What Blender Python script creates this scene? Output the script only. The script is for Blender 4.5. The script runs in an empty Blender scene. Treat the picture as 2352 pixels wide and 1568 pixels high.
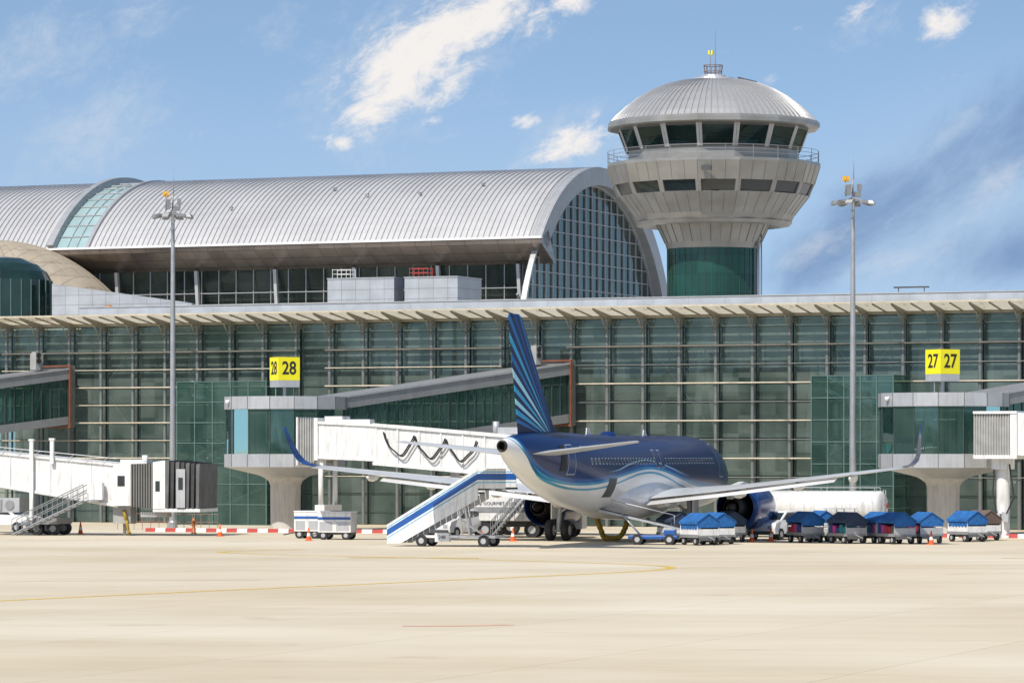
import bpy, math, random, bmesh
from mathutils import Vector, Matrix
random.seed(7)
R=math.radians
F=8350.0; HC=4.7; YH=1045.0; CX=1176.0
DC=243.0; TH=math.atan(0.42); CT=math.cos(TH); ST=math.sin(TH)
def PX(x,D): return (x-CX)*D/F
def PZ(y,D): return HC+(YH-y)*D/F
def BU(x,v):
    t=(x-CX)/F
    return (t*(DC+v*CT)-v*ST)/(CT+t*ST)
def BY(u,v): return DC-u*ST+v*CT
def BZ(x,y,v): return HC+(YH-y)*BY(BU(x,v),v)/F
scene=bpy.context.scene; COL=scene.collection

# ---------------------------------------------------------------- materials
def newmat(name):
    m=bpy.data.materials.new(name); m.use_nodes=True
    nt=m.node_tree; nt.nodes.clear()
    out=nt.nodes.new('ShaderNodeOutputMaterial'); return m,nt,out
def L(nt,a,b): nt.links.new(a,b)
def mat(name,col,rough=0.5,metal=0.0,var=0.12,scale=1.5,bump=0.0,bscale=20,coat=0.0,dirt=0.0,spec=0.5):
    if name in bpy.data.materials: return bpy.data.materials[name]
    m,nt,out=newmat(name)
    b=nt.nodes.new('ShaderNodeBsdfPrincipled'); L(nt,b.outputs[0],out.inputs[0])
    b.inputs['Roughness'].default_value=rough; b.inputs['Metallic'].default_value=metal
    b.inputs['Coat Weight'].default_value=coat; b.inputs['Coat Roughness'].default_value=0.06
    b.inputs['Specular IOR Level'].default_value=spec
    tc=nt.nodes.new('ShaderNodeTexCoord')
    n=nt.nodes.new('ShaderNodeTexNoise'); n.inputs['Scale'].default_value=scale; n.inputs['Detail'].default_value=6
    L(nt,tc.outputs['Object'],n.inputs['Vector'])
    r=nt.nodes.new('ShaderNodeValToRGB'); r.color_ramp.elements[0].position=0.3; r.color_ramp.elements[1].position=0.7
    r.color_ramp.elements[0].color=[c*(1-var) for c in col]+[1]; r.color_ramp.elements[1].color=[min(1,c*(1+var*0.6)) for c in col]+[1]
    L(nt,n.outputs[0],r.inputs[0]); csock=r.outputs[0]
    if dirt>0:
        mp=nt.nodes.new('ShaderNodeMapping'); mp.inputs['Scale'].default_value=(3,3,0.35); L(nt,tc.outputs['Object'],mp.inputs[0])
        n2=nt.nodes.new('ShaderNodeTexNoise'); n2.inputs['Scale'].default_value=2.2; n2.inputs['Detail'].default_value=8
        L(nt,mp.outputs[0],n2.inputs['Vector'])
        r2=nt.nodes.new('ShaderNodeValToRGB'); r2.color_ramp.elements[0].position=0.47; r2.color_ramp.elements[1].position=0.75
        r2.color_ramp.elements[0].color=(0,0,0,1); r2.color_ramp.elements[1].color=(dirt,)*3+(1,)
        L(nt,n2.outputs[0],r2.inputs[0])
        mx=nt.nodes.new('ShaderNodeMixRGB'); L(nt,r2.outputs[0],mx.inputs[0]); L(nt,csock,mx.inputs[1]); mx.inputs[2].default_value=(0.16,0.14,0.11,1)
        csock=mx.outputs[0]
    L(nt,csock,b.inputs['Base Color'])
    if bump>0:
        n3=nt.nodes.new('ShaderNodeTexNoise'); n3.inputs['Scale'].default_value=bscale; n3.inputs['Detail'].default_value=3
        L(nt,tc.outputs['Object'],n3.inputs['Vector'])
        bp=nt.nodes.new('ShaderNodeBump'); bp.inputs['Strength'].default_value=bump; bp.inputs['Distance'].default_value=0.05
        L(nt,n3.outputs[0],bp.inputs['Height']); L(nt,bp.outputs[0],b.inputs['Normal'])
    return m
def glass(name,tint,refl=0.22,rough=0.02,gcol=(0.75,0.95,0.9),bump=0.15,bs=0.35,dif=0.0,d0=(0.04,0.09,0.08),d1=(0.2,0.28,0.25),cell=(1.2,1.2,1.2),fres=0.9):
    m,nt,out=newmat(name)
    t=nt.nodes.new('ShaderNodeBsdfTransparent'); t.inputs[0].default_value=(*tint,1)
    g=nt.nodes.new('ShaderNodeBsdfGlossy'); g.inputs[0].default_value=(*gcol,1); g.inputs['Roughness'].default_value=rough
    lw=nt.nodes.new('ShaderNodeLayerWeight'); lw.inputs[0].default_value=0.25
    ma=nt.nodes.new('ShaderNodeMath'); ma.operation='MULTIPLY_ADD'; ma.inputs[1].default_value=fres; ma.inputs[2].default_value=refl; ma.use_clamp=True
    L(nt,lw.outputs['Fresnel'],ma.inputs[0])
    tc=nt.nodes.new('ShaderNodeTexCoord'); n=nt.nodes.new('ShaderNodeTexNoise'); n.inputs['Scale'].default_value=bs; n.inputs['Detail'].default_value=2
    L(nt,tc.outputs['Object'],n.inputs['Vector']); bp=nt.nodes.new('ShaderNodeBump'); bp.inputs['Strength'].default_value=bump; bp.inputs['Distance'].default_value=0.05
    L(nt,n.outputs[0],bp.inputs['Height']); L(nt,bp.outputs[0],g.inputs['Normal'])
    first=t.outputs[0]
    if dif>0:
        oi=nt.nodes.new('ShaderNodeObjectInfo')
        sn=nt.nodes.new('ShaderNodeVectorMath'); sn.operation='SNAP'; L(nt,tc.outputs['Object'],sn.inputs[0]); sn.inputs[1].default_value=cell
        ad=nt.nodes.new('ShaderNodeVectorMath'); ad.operation='ADD'; L(nt,sn.outputs[0],ad.inputs[0]); L(nt,oi.outputs['Random'],ad.inputs[1])
        wn=nt.nodes.new('ShaderNodeTexWhiteNoise'); L(nt,ad.outputs[0],wn.inputs[0])
        n2=nt.nodes.new('ShaderNodeTexNoise'); n2.inputs['Scale'].default_value=0.35; n2.inputs['Detail'].default_value=5
        ad2=nt.nodes.new('ShaderNodeVectorMath'); ad2.operation='MULTIPLY_ADD'; L(nt,oi.outputs['Location'],ad2.inputs[0]); ad2.inputs[1].default_value=(1,1,1); L(nt,tc.outputs['Object'],ad2.inputs[2]); L(nt,ad2.outputs[0],n2.inputs['Vector'])
        sm=nt.nodes.new('ShaderNodeMath'); sm.operation='MULTIPLY_ADD'; L(nt,wn.outputs[0],sm.inputs[0]); sm.inputs[1].default_value=0.45; 
        s2=nt.nodes.new('ShaderNodeMath'); s2.operation='MULTIPLY_ADD'; L(nt,n2.outputs[0],s2.inputs[0]); s2.inputs[1].default_value=1.6; s2.inputs[2].default_value=-0.55
        L(nt,s2.outputs[0],sm.inputs[2])
        cm=nt.nodes.new('ShaderNodeMixRGB'); L(nt,sm.outputs[0],cm.inputs[0]); cm.use_clamp=True; cm.inputs[1].default_value=(*d0,1); cm.inputs[2].default_value=(*d1,1)
        df=nt.nodes.new('ShaderNodeBsdfDiffuse'); L(nt,cm.outputs[0],df.inputs[0])
        m2=nt.nodes.new('ShaderNodeMixShader'); m2.inputs[0].default_value=dif; L(nt,t.outputs[0],m2.inputs[1]); L(nt,df.outputs[0],m2.inputs[2]); first=m2.outputs[0]
    mx=nt.nodes.new('ShaderNodeMixShader'); L(nt,ma.outputs[0],mx.inputs[0]); L(nt,first,mx.inputs[1]); L(nt,g.outputs[0],mx.inputs[2]); L(nt,mx.outputs[0],out.inputs[0])
    return m
def panelmat(name,col,px,pz,rough=0.4,metal=0.3,line=0.5,axis='XZ',var=0.1,mort=0.02):
    m,nt,out=newmat(name); b=nt.nodes.new('ShaderNodeBsdfPrincipled'); L(nt,b.outputs[0],out.inputs[0])
    b.inputs['Roughness'].default_value=rough; b.inputs['Metallic'].default_value=metal
    tc=nt.nodes.new('ShaderNodeTexCoord'); sp=nt.nodes.new('ShaderNodeSeparateXYZ'); L(nt,tc.outputs['Object'],sp.inputs[0])
    cb=nt.nodes.new('ShaderNodeCombineXYZ'); L(nt,sp.outputs['XYZ'.index(axis[0])],cb.inputs[0]); L(nt,sp.outputs['XYZ'.index(axis[1])],cb.inputs[1])
    br=nt.nodes.new('ShaderNodeTexBrick'); br.offset=0; br.inputs['Scale'].default_value=1; br.inputs['Mortar Size'].default_value=mort
    br.inputs['Brick Width'].default_value=px; br.inputs['Row Height'].default_value=pz
    br.inputs['Color1'].default_value=(*[c*(1-var) for c in col],1); br.inputs['Color2'].default_value=(*[c*(1+var) for c in col],1); br.inputs['Mortar'].default_value=(*[c*line for c in col],1)
    L(nt,cb.outputs[0],br.inputs['Vector'])
    n=nt.nodes.new('ShaderNodeTexNoise'); n.inputs['Scale'].default_value=0.8; n.inputs['Detail'].default_value=6; L(nt,tc.outputs['Object'],n.inputs['Vector'])
    r=nt.nodes.new('ShaderNodeValToRGB'); r.color_ramp.elements[0].position=0.3; r.color_ramp.elements[0].color=(0.80,0.79,0.77,1); r.color_ramp.elements[1].position=0.62; r.color_ramp.elements[1].color=(1,1,1,1); L(nt,n.outputs[0],r.inputs[0])
    mu=nt.nodes.new('ShaderNodeMixRGB'); mu.blend_type='MULTIPLY'; mu.inputs[0].default_value=1; L(nt,br.outputs[0],mu.inputs[1]); L(nt,r.outputs[0],mu.inputs[2]); L(nt,mu.outputs[0],b.inputs['Base Color'])
    return m

M={}
M['white']=mat('white_paint',(0.74,0.74,0.73),0.4,0,0.10,1.2,coat=0.1,dirt=0.38)
M['whitec']=mat('clean_white_paint',(0.78,0.78,0.78),0.3,0,0.05,1.0,coat=0.3,dirt=0.15)
M['grey']=mat('grey_paint',(0.27,0.28,0.29),0.45,0.2,0.12,dirt=0.2)
M['lgrey']=mat('light_grey_cladding',(0.45,0.46,0.475),0.4,0.25,0.08,dirt=0.25)
M['rim']=mat('grey_gable_cladding',(0.36,0.37,0.385),0.45,0.25,0.1,dirt=0.15)
M['dgrey']=mat('dark_grey_metal',(0.09,0.095,0.10),0.5,0.4,0.2)
M['black']=mat('black_rubber',(0.02,0.02,0.022),0.7,0,0.3)
M['steel']=mat('galvanised_steel',(0.38,0.39,0.40),0.45,0.5,0.15)
M['col']=mat('column_steel',(0.19,0.20,0.195),0.45,0.3,0.12)
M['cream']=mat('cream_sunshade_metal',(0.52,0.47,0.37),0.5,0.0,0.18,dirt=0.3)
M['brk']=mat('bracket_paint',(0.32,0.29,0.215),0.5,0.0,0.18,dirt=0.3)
M['frame']=mat('dark_green_frame',(0.055,0.08,0.075),0.5,0.2,0.2)
M['gframe']=mat('green_frame',(0.10,0.17,0.155),0.5,0.2,0.2)
M['blue']=mat('blue_paint',(0.012,0.09,0.34),0.4,0,0.15,coat=0.15)
M['canvas']=mat('blue_canvas',(0.015,0.12,0.36),0.8,0,0.35,3,bump=0.5,bscale=3)
M['orange']=mat('orange_plastic',(0.75,0.12,0.02),0.5,0,0.1)
M['red']=mat('red_paint',(0.45,0.05,0.04),0.5,0,0.15)
M['yellow']=mat('yellow_paint',(0.80,0.72,0.01),0.45,0,0.05)
M['brown']=mat('rust_brown_frame',(0.20,0.075,0.04),0.55,0,0.2)
M['amber']=mat('yellow_duct',(0.34,0.22,0.02),0.7,0,0.3,4,bump=0.5,bscale=6)
M['win']=mat('dark_window',(0.015,0.025,0.03),0.06,0,0.3,spec=0.8)
M['concrete']=mat('painted_concrete',(0.55,0.53,0.49),0.7,0,0.1,0.8,dirt=0.35)
M['bellow']=mat('grey_bellows',(0.33,0.33,0.32),0.7,0,0.15,2)
M['beige']=panelmat('beige_dome_cladding',(0.42,0.36,0.275),0.9,1.0,0.6,0,0.62,var=0.07,mort=0.03)
M['interior']=panelmat('interior_wall',(0.55,0.56,0.53),3.7,2.2,0.8,0,0.35,var=0.4)
M['slab']=mat('interior_slab',(0.7,0.7,0.67),0.8,0,0.1)
M['iwhite']=mat('interior_white_column',(0.85,0.85,0.82),0.6)
M['glass']=glass('green_facade_glass',(0.58,0.69,0.65),0.05,gcol=(0.50,0.60,0.57),dif=0.36,d0=(0.05,0.09,0.08),d1=(0.34,0.42,0.385),cell=(1.31,50,1.22))
M['glass2']=glass('teal_tower_glass',(0.42,0.60,0.55),0.07,gcol=(0.48,0.66,0.62),dif=0.32,d0=(0.02,0.07,0.06),d1=(0.16,0.26,0.235),cell=(1,1,1.8))
M['glassd']=glass('dark_glass',(0.34,0.40,0.38),0.03,gcol=(0.42,0.48,0.46),dif=0.35,d0=(0.02,0.04,0.035),d1=(0.17,0.21,0.19),cell=(1.5,1.5,1.1),fres=0.35)
M['roof']=mat('standing_seam_aluminium',(0.52,0.52,0.525),0.40,0.25,0.10,0.25,dirt=0.12)
M['clad']=panelmat('tower_cladding',(0.335,0.33,0.315),100,100,0.36,0.45,1.0)
M['soffit']=panelmat('bronze_soffit_panels',(0.30,0.26,0.235),1.3,0.55,0.28,0.8,0.45,var=0.12)
M['boxc']=panelmat('roof_box_cladding',(0.42,0.45,0.49),1.1,0.7,0.45,0.2,0.55,var=0.04)
M['seam']=mat('cladding_seam',(0.19,0.185,0.175),0.6,0.4)  # dark metal of the seams between the tower cladding panels
M['skyl']=mat('skylight_glass',(0.33,0.46,0.47),0.12,0.1,0.15,0.5)
M['greenp']=panelmat('green_shaft_panels',(0.010,0.062,0.045),50,1.3,0.14,0.1,0.5,var=0.2)

# ---------------------------------------------------------------- mesh builder
class MB:
    def __init__(s): s.v=[];s.f=[];s.m=[];s.s=[]
    def add(s,vs,fs,mi=0,sm=False):
        o=len(s.v); s.v+= [tuple(p) for p in vs]
        for f in fs: s.f.append([i+o for i in f]); s.m.append(mi); s.s.append(sm)
    def hexa(s,x0,x1,y0,y1,a,b,mi=0):
        vs=[(x0,y0,a[0]),(x1,y0,b[0]),(x1,y1,b[0]),(x0,y1,a[0]),(x0,y0,a[1]),(x1,y0,b[1]),(x1,y1,b[1]),(x0,y1,a[1])]
        s.add(vs,[(3,2,1,0),(4,5,6,7),(0,1,5,4),(1,2,6,5),(2,3,7,6),(3,0,4,7)],mi)
    def box(s,x0,x1,y0,y1,z0,z1,mi=0): s.hexa(x0,x1,y0,y1,(z0,z1),(z0,z1),mi)
    def tube(s,p,q,r0,r1=None,n=8,mi=0,sm=True,cap=True):
        if r1 is None: r1=r0
        p=Vector(p);q=Vector(q);d=(q-p)
        if d.length<1e-6: return
        d.normalize(); a=Vector((0,0,1)) if abs(d.z)<0.9 else Vector((1,0,0)); x=d.cross(a).normalized(); y=d.cross(x)
        vs=[];
        for c,r in((p,r0),(q,r1)):
            for i in range(n):
                t=2*math.pi*i/n; vs.append(c+x*math.cos(t)*r+y*math.sin(t)*r)
        fs=[(i,(i+1)%n,n+(i+1)%n,n+i) for i in range(n)]
        s.add(vs,fs,mi,sm)
        if cap: s.add(vs,[tuple(range(n))[::-1],tuple(range(n,2*n))],mi)
    def path(s,pts,r,n=8,mi=0):
        for a,b in zip(pts[:-1],pts[1:]): s.tube(a,b,r,r,n,mi)
    def loft(s,rings,mi=0,sm=True,cap=True,closed=True):
        n=len(rings[0]); vs=[p for r in rings for p in r]; fs=[]
        for k in range(len(rings)-1):
            for i in range(n if closed else n-1):
                j=(i+1)%n; fs.append((k*n+i,k*n+j,(k+1)*n+j,(k+1)*n+i))
        s.add(vs,fs,mi,sm)
        if cap: s.add(rings[0],[tuple(range(n))[::-1]],mi); s.add(rings[-1],[tuple(range(n))],mi)
    def lathe(s,prof,n=24,mi=0,c=(0,0),sm=False,a0=0,cap=False):
        rings=[[(c[0]+r*math.cos(a0+2*math.pi*i/n),c[1]+r*math.sin(a0+2*math.pi*i/n),z) for i in range(n)] for r,z in prof]
        s.loft(rings,mi,sm,cap)
    def ext(s,poly,vec,mi=0,sm=False):
        n=len(poly); a=[Vector(p) for p in poly]; b=[p+Vector(vec) for p in a]
        s.add(a+b,[tuple(range(n))[::-1],tuple(range(n,2*n))]+[(i,(i+1)%n,n+(i+1)%n,n+i) for i in range(n)],mi,sm)
    def quad(s,a,b,c,d,mi=0): s.add([a,b,c,d],[(0,1,2,3)],mi)
    def make(s,name,mats,parent=None,loc=(0,0,0),rot=(0,0,0),bevel=0,label=None,fix=True):
        me=bpy.data.meshes.new(name); me.from_pydata(s.v,[],s.f)
        for mm in mats: me.materials.append(M[mm] if isinstance(mm,str) else mm)
        for p,mi,sm in zip(me.polygons,s.m,s.s): p.material_index=mi; p.use_smooth=sm
        me.update()
        if fix:
            bm=bmesh.new(); bm.from_mesh(me); bmesh.ops.remove_doubles(bm,verts=bm.verts,dist=0.0005); bmesh.ops.recalc_face_normals(bm,faces=bm.faces); bm.to_mesh(me); bm.free()
        ob=bpy.data.objects.new(name,me); COL.objects.link(ob); ob.location=loc; ob.rotation_euler=rot
        if parent: ob.parent=parent
        if bevel:
            b=ob.modifiers.new('b','BEVEL'); b.width=bevel; b.segments=2; b.limit_method='ANGLE'
        if label: ob['label']=label
        return ob
def thing(name,label,cat,loc=(0,0,0),rz=0,group=None):
    e=bpy.data.objects.new(name,None); COL.objects.link(e); e.location=loc; e.rotation_euler=(0,0,rz); e['label']=label; e['category']=cat
    if group: e['group']=group
    return e
def copyp(ob,parent,loc=None):
    c=ob.copy(); c.parent=parent; COL.objects.link(c)
    if loc is not None: c.location=loc
    return c
def copything(src,loc,rz,label=None):
    e=src.copy(); COL.objects.link(e); e.location=loc; e.rotation_euler=(0,0,rz)
    if label: e['label']=label
    for ch in [o for o in bpy.data.objects if o.parent==src]:
        c=copyp(ch,e)
        for g in [o for o in bpy.data.objects if o.parent==ch]: copyp(g,c)
    return e
def text(txt,size,matn,parent,loc,rot,name='lettering',wscale=1.0,bold=0.0):
    cu=bpy.data.curves.new(name,'FONT'); cu.body=txt; cu.size=size; cu.align_x='CENTER'; cu.align_y='CENTER'; cu.extrude=0.004; cu.offset=bold
    o=bpy.data.objects.new(name+'_tmp',cu); COL.objects.link(o)
    bpy.context.view_layer.update()
    me=bpy.data.meshes.new_from_object(o.evaluated_get(bpy.context.evaluated_depsgraph_get()))
    bpy.data.objects.remove(o); me.materials.clear(); me.materials.append(M[matn])
    ob=bpy.data.objects.new(name,me); COL.objects.link(ob); ob.parent=parent; ob.location=loc; ob.rotation_euler=rot; ob.scale=(wscale,1,1)
    return ob

# ---------------------------------------------------------------- world
w=bpy.data.worlds.new("World"); scene.world=w; w.use_nodes=True; nt=w.node_tree; nt.nodes.clear()
SUN_EL=R(50); SUN_AZ=R(210)
out=nt.nodes.new('ShaderNodeOutputWorld'); bg=nt.nodes.new('ShaderNodeBackground'); bg.inputs[1].default_value=0.11; L(nt,bg.outputs[0],out.inputs[0])
tc=nt.nodes.new('ShaderNodeTexCoord'); sp=nt.nodes.new('ShaderNodeSeparateXYZ'); L(nt,tc.outputs['Generated'],sp.inputs[0])
def mth(op,a,b=None,c=None,clamp=False):
    n=nt.nodes.new('ShaderNodeMath'); n.operation=op; n.use_clamp=clamp
    for i,x in enumerate((a,b,c)):
        if x is None: continue
        if isinstance(x,(int,float)): n.inputs[i].default_value=x
        else: L(nt,x,n.inputs[i])
    return n.outputs[0]
zz=mth('MULTIPLY_ADD',mth('MAXIMUM',sp.outputs[2],-0.02),1.6,0.14)
cb=nt.nodes.new('ShaderNodeCombineXYZ'); L(nt,sp.outputs[0],cb.inputs[0]); L(nt,sp.outputs[1],cb.inputs[1]); L(nt,zz,cb.inputs[2])
nm=nt.nodes.new('ShaderNodeVectorMath'); nm.operation='NORMALIZE'; L(nt,cb.outputs[0],nm.inputs[0])
sky=nt.nodes.new('ShaderNodeTexSky'); sky.sky_type='NISHITA'; sky.sun_disc=False; sky.sun_elevation=SUN_EL; sky.sun_rotation=SUN_AZ; sky.air_density=1.0; sky.dust_density=0.4; sky.ozone_density=2.0
L(nt,nm.outputs[0],sky.inputs[0])
ay=mth('MAXIMUM',mth('ABSOLUTE',sp.outputs[1]),0.02)
uu=mth('DIVIDE',sp.outputs[0],ay); vv=mth('DIVIDE',sp.outputs[2],ay)
uv=nt.nodes.new('ShaderNodeCombineXYZ'); L(nt,uu,uv.inputs[0]); L(nt,vv,uv.inputs[1])
def blob(cx,cy,a,b,ang,wgt):
    mp=nt.nodes.new('ShaderNodeMapping'); mp.vector_type='TEXTURE'
    mp.inputs['Location'].default_value=((cx-CX)/F,(YH-cy)/F,0); mp.inputs['Rotation'].default_value=(0,0,R(ang)); mp.inputs['Scale'].default_value=(a/F,b/F,1)
    L(nt,uv.outputs[0],mp.inputs[0])
    ln=nt.nodes.new('ShaderNodeVectorMath'); ln.operation='LENGTH'; L(nt,mp.outputs[0],ln.inputs[0])
    mr=nt.nodes.new('ShaderNodeMapRange'); mr.interpolation_type='SMOOTHSTEP'; mr.inputs[1].default_value=0.0; mr.inputs[2].default_value=1.0; mr.inputs[3].default_value=wgt; mr.inputs[4].default_value=0
    L(nt,ln.outputs['Value'],mr.inputs[0]); return mr.outputs[0]
def blobs(lst):
    o=None
    for b in lst:
        x=blob(*b); o=x if o is None else mth('MAXIMUM',o,x)
    return o
def noise(scale,detail,rough,stretch=(1,1,1),rot=0,dist=0):
    m0=nt.nodes.new('ShaderNodeMapping'); m0.inputs['Rotation'].default_value=(0,0,R(-rot)); L(nt,uv.outputs[0],m0.inputs[0])
    mp=nt.nodes.new('ShaderNodeMapping'); mp.inputs['Scale'].default_value=stretch; L(nt,m0.outputs[0],mp.inputs[0])
    n=nt.nodes.new('ShaderNodeTexNoise'); n.inputs['Scale'].default_value=scale; n.inputs['Detail'].default_value=detail; n.inputs['Roughness'].default_value=rough; n.inputs['Distortion'].default_value=dist; L(nt,mp.outputs[0],n.inputs['Vector']); return n.outputs[0]
def ss(x,a,b,hi=1.0):
    mr=nt.nodes.new('ShaderNodeMapRange'); mr.interpolation_type='SMOOTHSTEP'; mr.inputs[1].default_value=a; mr.inputs[2].default_value=b; mr.inputs[4].default_value=hi; L(nt,x,mr.inputs[0]); return mr.outputs[0]
def mixc(f,a,b):
    n=nt.nodes.new('ShaderNodeMixRGB'); L(nt,f,n.inputs[0])
    for i,x in((1,a),(2,b)):
        if isinstance(x,tuple): n.inputs[i].default_value=(*x,1)
        else: L(nt,x,n.inputs[i])
    return n.outputs[0]
n1=noise(46,12,0.70,(1,1.8,1),30,0.7); n2=noise(15,10,0.66,(1,2.3,1),35,0.5); n3=noise(170,7,0.7,(1,1.5,1),25,0.5)
nn=mth('ADD',mth('MULTIPLY',mth('SUBTRACT',n1,0.5),2.3),mth('MULTIPLY',mth('SUBTRACT',n3,0.5),1.3))
white=blobs([(930,150,300,170,38,1.35),(1080,45,330,125,18,1.35),(850,235,130,90,30,1.15),(1035,205,140,70,40,1.25),(1320,0,120,60,0,1.2),(1205,280,65,34,10,1.0),(1320,325,200,70,22,1.15),(760,328,90,38,0,0.85),(2170,55,125,85,35,1.25),(1965,30,85,45,20,0.8),(1760,185,75,32,10,0.75),(1000,275,70,30,10,0.85)])
dw=ss(mth('ADD',white,nn),0.34,1.30,0.96)
wisp=blobs([(100,120,380,230,20,0.95),(230,300,420,200,30,0.95),(640,60,180,120,40,0.75),(1870,570,200,70,25,1.0),(2200,290,190,60,40,1.0),(2290,420,220,90,30,1.0),(2050,600,260,60,15,0.95),(330,40,240,110,20,0.8),(940,150,560,330,30,1.1),(1300,330,340,170,20,0.95),(2000,60,240,130,20,0.7)])
dwi=ss(mth('ADD',wisp,mth('MULTIPLY',nn,0.75)),0.35,1.5,0.66)
dark=blobs([(2260,330,560,210,38,1.15),(2050,470,520,190,34,1.1),(1900,580,420,150,24,0.95),(2352,580,420,180,10,1.05)])
dd=ss(mth('ADD',dark,mth('MULTIPLY',mth('SUBTRACT',n2,0.5),2.2)),0.25,1.45,0.78)
hz=blobs([(2180,520,900,440,20,0.9),(150,430,900,320,0,0.55),(1000,430,1700,280,0,0.45)])
tint=nt.nodes.new('ShaderNodeMixRGB'); tint.blend_type='MULTIPLY'; tint.inputs[0].default_value=1; L(nt,sky.outputs[0],tint.inputs[1]); tint.inputs[2].default_value=(1.55,1.52,1.42,1)
c=mixc(hz,tint.outputs[0],(3.8,5.2,7.1))
c=mixc(dd,c,(1.5,2.5,4.5))
c=mixc(dwi,c,(5.6,6.3,7.3))
c=mixc(dw,c,(8.5,8.1,7.8))
L(nt,c,bg.inputs[0])

sd=Vector((math.sin(SUN_AZ)*math.cos(SUN_EL),math.cos(SUN_AZ)*math.cos(SUN_EL),math.sin(SUN_EL)))
sl=bpy.data.lights.new('sun','SUN'); sl.energy=5.0; sl.angle=R(0.53); sl.color=(1,0.93,0.82)
so=bpy.data.objects.new('sun',sl); COL.objects.link(so); so.rotation_euler=(-sd).to_track_quat('-Z','Y').to_euler(); so.location=(0,0,100)
cd=bpy.data.cameras.new('camera'); cam=bpy.data.objects.new('camera',cd); COL.objects.link(cam); scene.camera=cam
cam.location=(0,0,HC); cam.rotation_euler=(R(90),0,0); cd.sensor_width=36; cd.lens=F/2352*36; cd.shift_y=(YH-784)/2352; cd.clip_end=20000; cd.clip_start=1
scene.view_settings.view_transform='Standard'; scene.view_settings.look='None'

# ---------------------------------------------------------------- ground
m,nt,out=newmat('apron_concrete')
b=nt.nodes.new('ShaderNodeBsdfPrincipled'); b.inputs['Roughness'].default_value=0.85; b.inputs['Specular IOR Level'].default_value=0.2; L(nt,b.outputs[0],out.inputs[0])
tc=nt.nodes.new('ShaderNodeTexCoord')
def gn(scale,stretch,detail=7,rough=0.6):
    mp=nt.nodes.new('ShaderNodeMapping'); mp.inputs['Scale'].default_value=stretch; L(nt,tc.outputs['Object'],mp.inputs[0])
    n=nt.nodes.new('ShaderNodeTexNoise'); n.inputs['Scale'].default_value=scale; n.inputs['Detail'].default_value=detail; n.inputs['Roughness'].default_value=rough; L(nt,mp.outputs[0],n.inputs['Vector']); return n.outputs[0]
def ramp(x,st,interp='LINEAR'):
    r=nt.nodes.new('ShaderNodeValToRGB'); r.color_ramp.interpolation=interp
    while len(r.color_ramp.elements)<len(st): r.color_ramp.elements.new(0.5)
    for e,(p,c) in zip(r.color_ramp.elements,st): e.position=p; e.color=(*c,1) if len(c)==3 else c
    L(nt,x,r.inputs[0]); return r.outputs[0]
def mul(a,b,f=1.0):
    n=nt.nodes.new('ShaderNodeMixRGB'); n.blend_type='MULTIPLY'; n.inputs[0].default_value=f; L(nt,a,n.inputs[1]); L(nt,b,n.inputs[2]); return n.outputs[0]
c1=ramp(gn(0.10,(0.5,0.7,1)),[(0.3,(0.57,0.495,0.37)),(0.5,(0.63,0.56,0.44)),(0.7,(0.67,0.61,0.50))])
c2=ramp(gn(0.22,(0.12,0.5,1),8,0.7),[(0.3,(0.87,0.86,0.83)),(0.58,(1,1,1))])
c3=ramp(gn(0.7,(0.35,0.4,1),5),[(0.26,(0.84,0.82,0.79)),(0.38,(1,1,1))])
c4=ramp(gn(0.05,(1,0.5,1),4),[(0.35,(0.94,0.92,0.88)),(0.6,(1,1,1))])
br=nt.nodes.new('ShaderNodeTexBrick'); br.offset=0; br.inputs['Scale'].default_value=1; br.inputs['Brick Width'].default_value=7.5; br.inputs['Row Height'].default_value=7.5; br.inputs['Mortar Size'].default_value=0.025; br.inputs['Color1'].default_value=(0.955,0.955,0.945,1); br.inputs['Color2'].default_value=(1,1,1,1); br.inputs['Mortar'].default_value=(0.76,0.74,0.70,1)
mp=nt.nodes.new('ShaderNodeMapping'); mp.inputs['Rotation'].default_value=(0,0,R(22)); L(nt,tc.outputs['Object'],mp.inputs[0]); L(nt,mp.outputs[0],br.inputs['Vector'])
L(nt,mul(mul(mul(mul(c1,c2),c3),c4),br.outputs[0]),b.inputs['Base Color']); M['ground']=m
g=MB(); g.quad((-6000,-6000,0),(6000,-6000,0),(6000,9000,0),(-6000,9000,0)); go=g.make('ground',['ground'],fix=False); go['kind']='structure'; go['label']='pale concrete airport apron'; go['category']='ground'
def ribbon(pts,wd,z):
    mb=MB(); P=[Vector((PX(x,F*HC/(y-YH)),F*HC/(y-YH),z)) for x,y in pts]
    Q=[]
    for i in range(len(P)-1):
        for k in range(8): Q.append(P[i].lerp(P[i+1],k/8))
    Q.append(P[-1])
    for _ in range(10): Q=[Q[0]]+[(Q[i-1]+Q[i]*2+Q[i+1])/4 for i in range(1,len(Q)-1)]+[Q[-1]]
    l=[];r=[]
    for i,p in enumerate(Q):
        d=(Q[min(i+1,len(Q)-1)]-Q[max(i-1,0)]).normalized(); n=Vector((-d.y,d.x,0)); l.append(p+n*wd/2); r.append(p-n*wd/2)
    mb.loft([[a,b_] for a,b_ in zip(l,r)],closed=False,cap=False,sm=False); return mb
M['line']=mat('faded_yellow_line',(0.60,0.41,0.06),0.8,0,0.3,2); M['redline']=mat('faded_red_line',(0.60,0.33,0.24),0.8,0,0.2,1)
def marking(pts,wd,mn,z,lab):
    o=ribbon(pts,wd,z).make('apron_marking',[mn],fix=False); o['kind']='structure'; o['label']=lab; o['category']='road marking'
marking([(-60,1382),(400,1360),(900,1338),(1300,1320),(1500,1310),(1555,1303),(1500,1297),(1300,1290),(1000,1281),(700,1275),(480,1268),(560,1264),(700,1261)],0.42,'line',0.004,'yellow taxi guide line curving over the apron')
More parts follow.
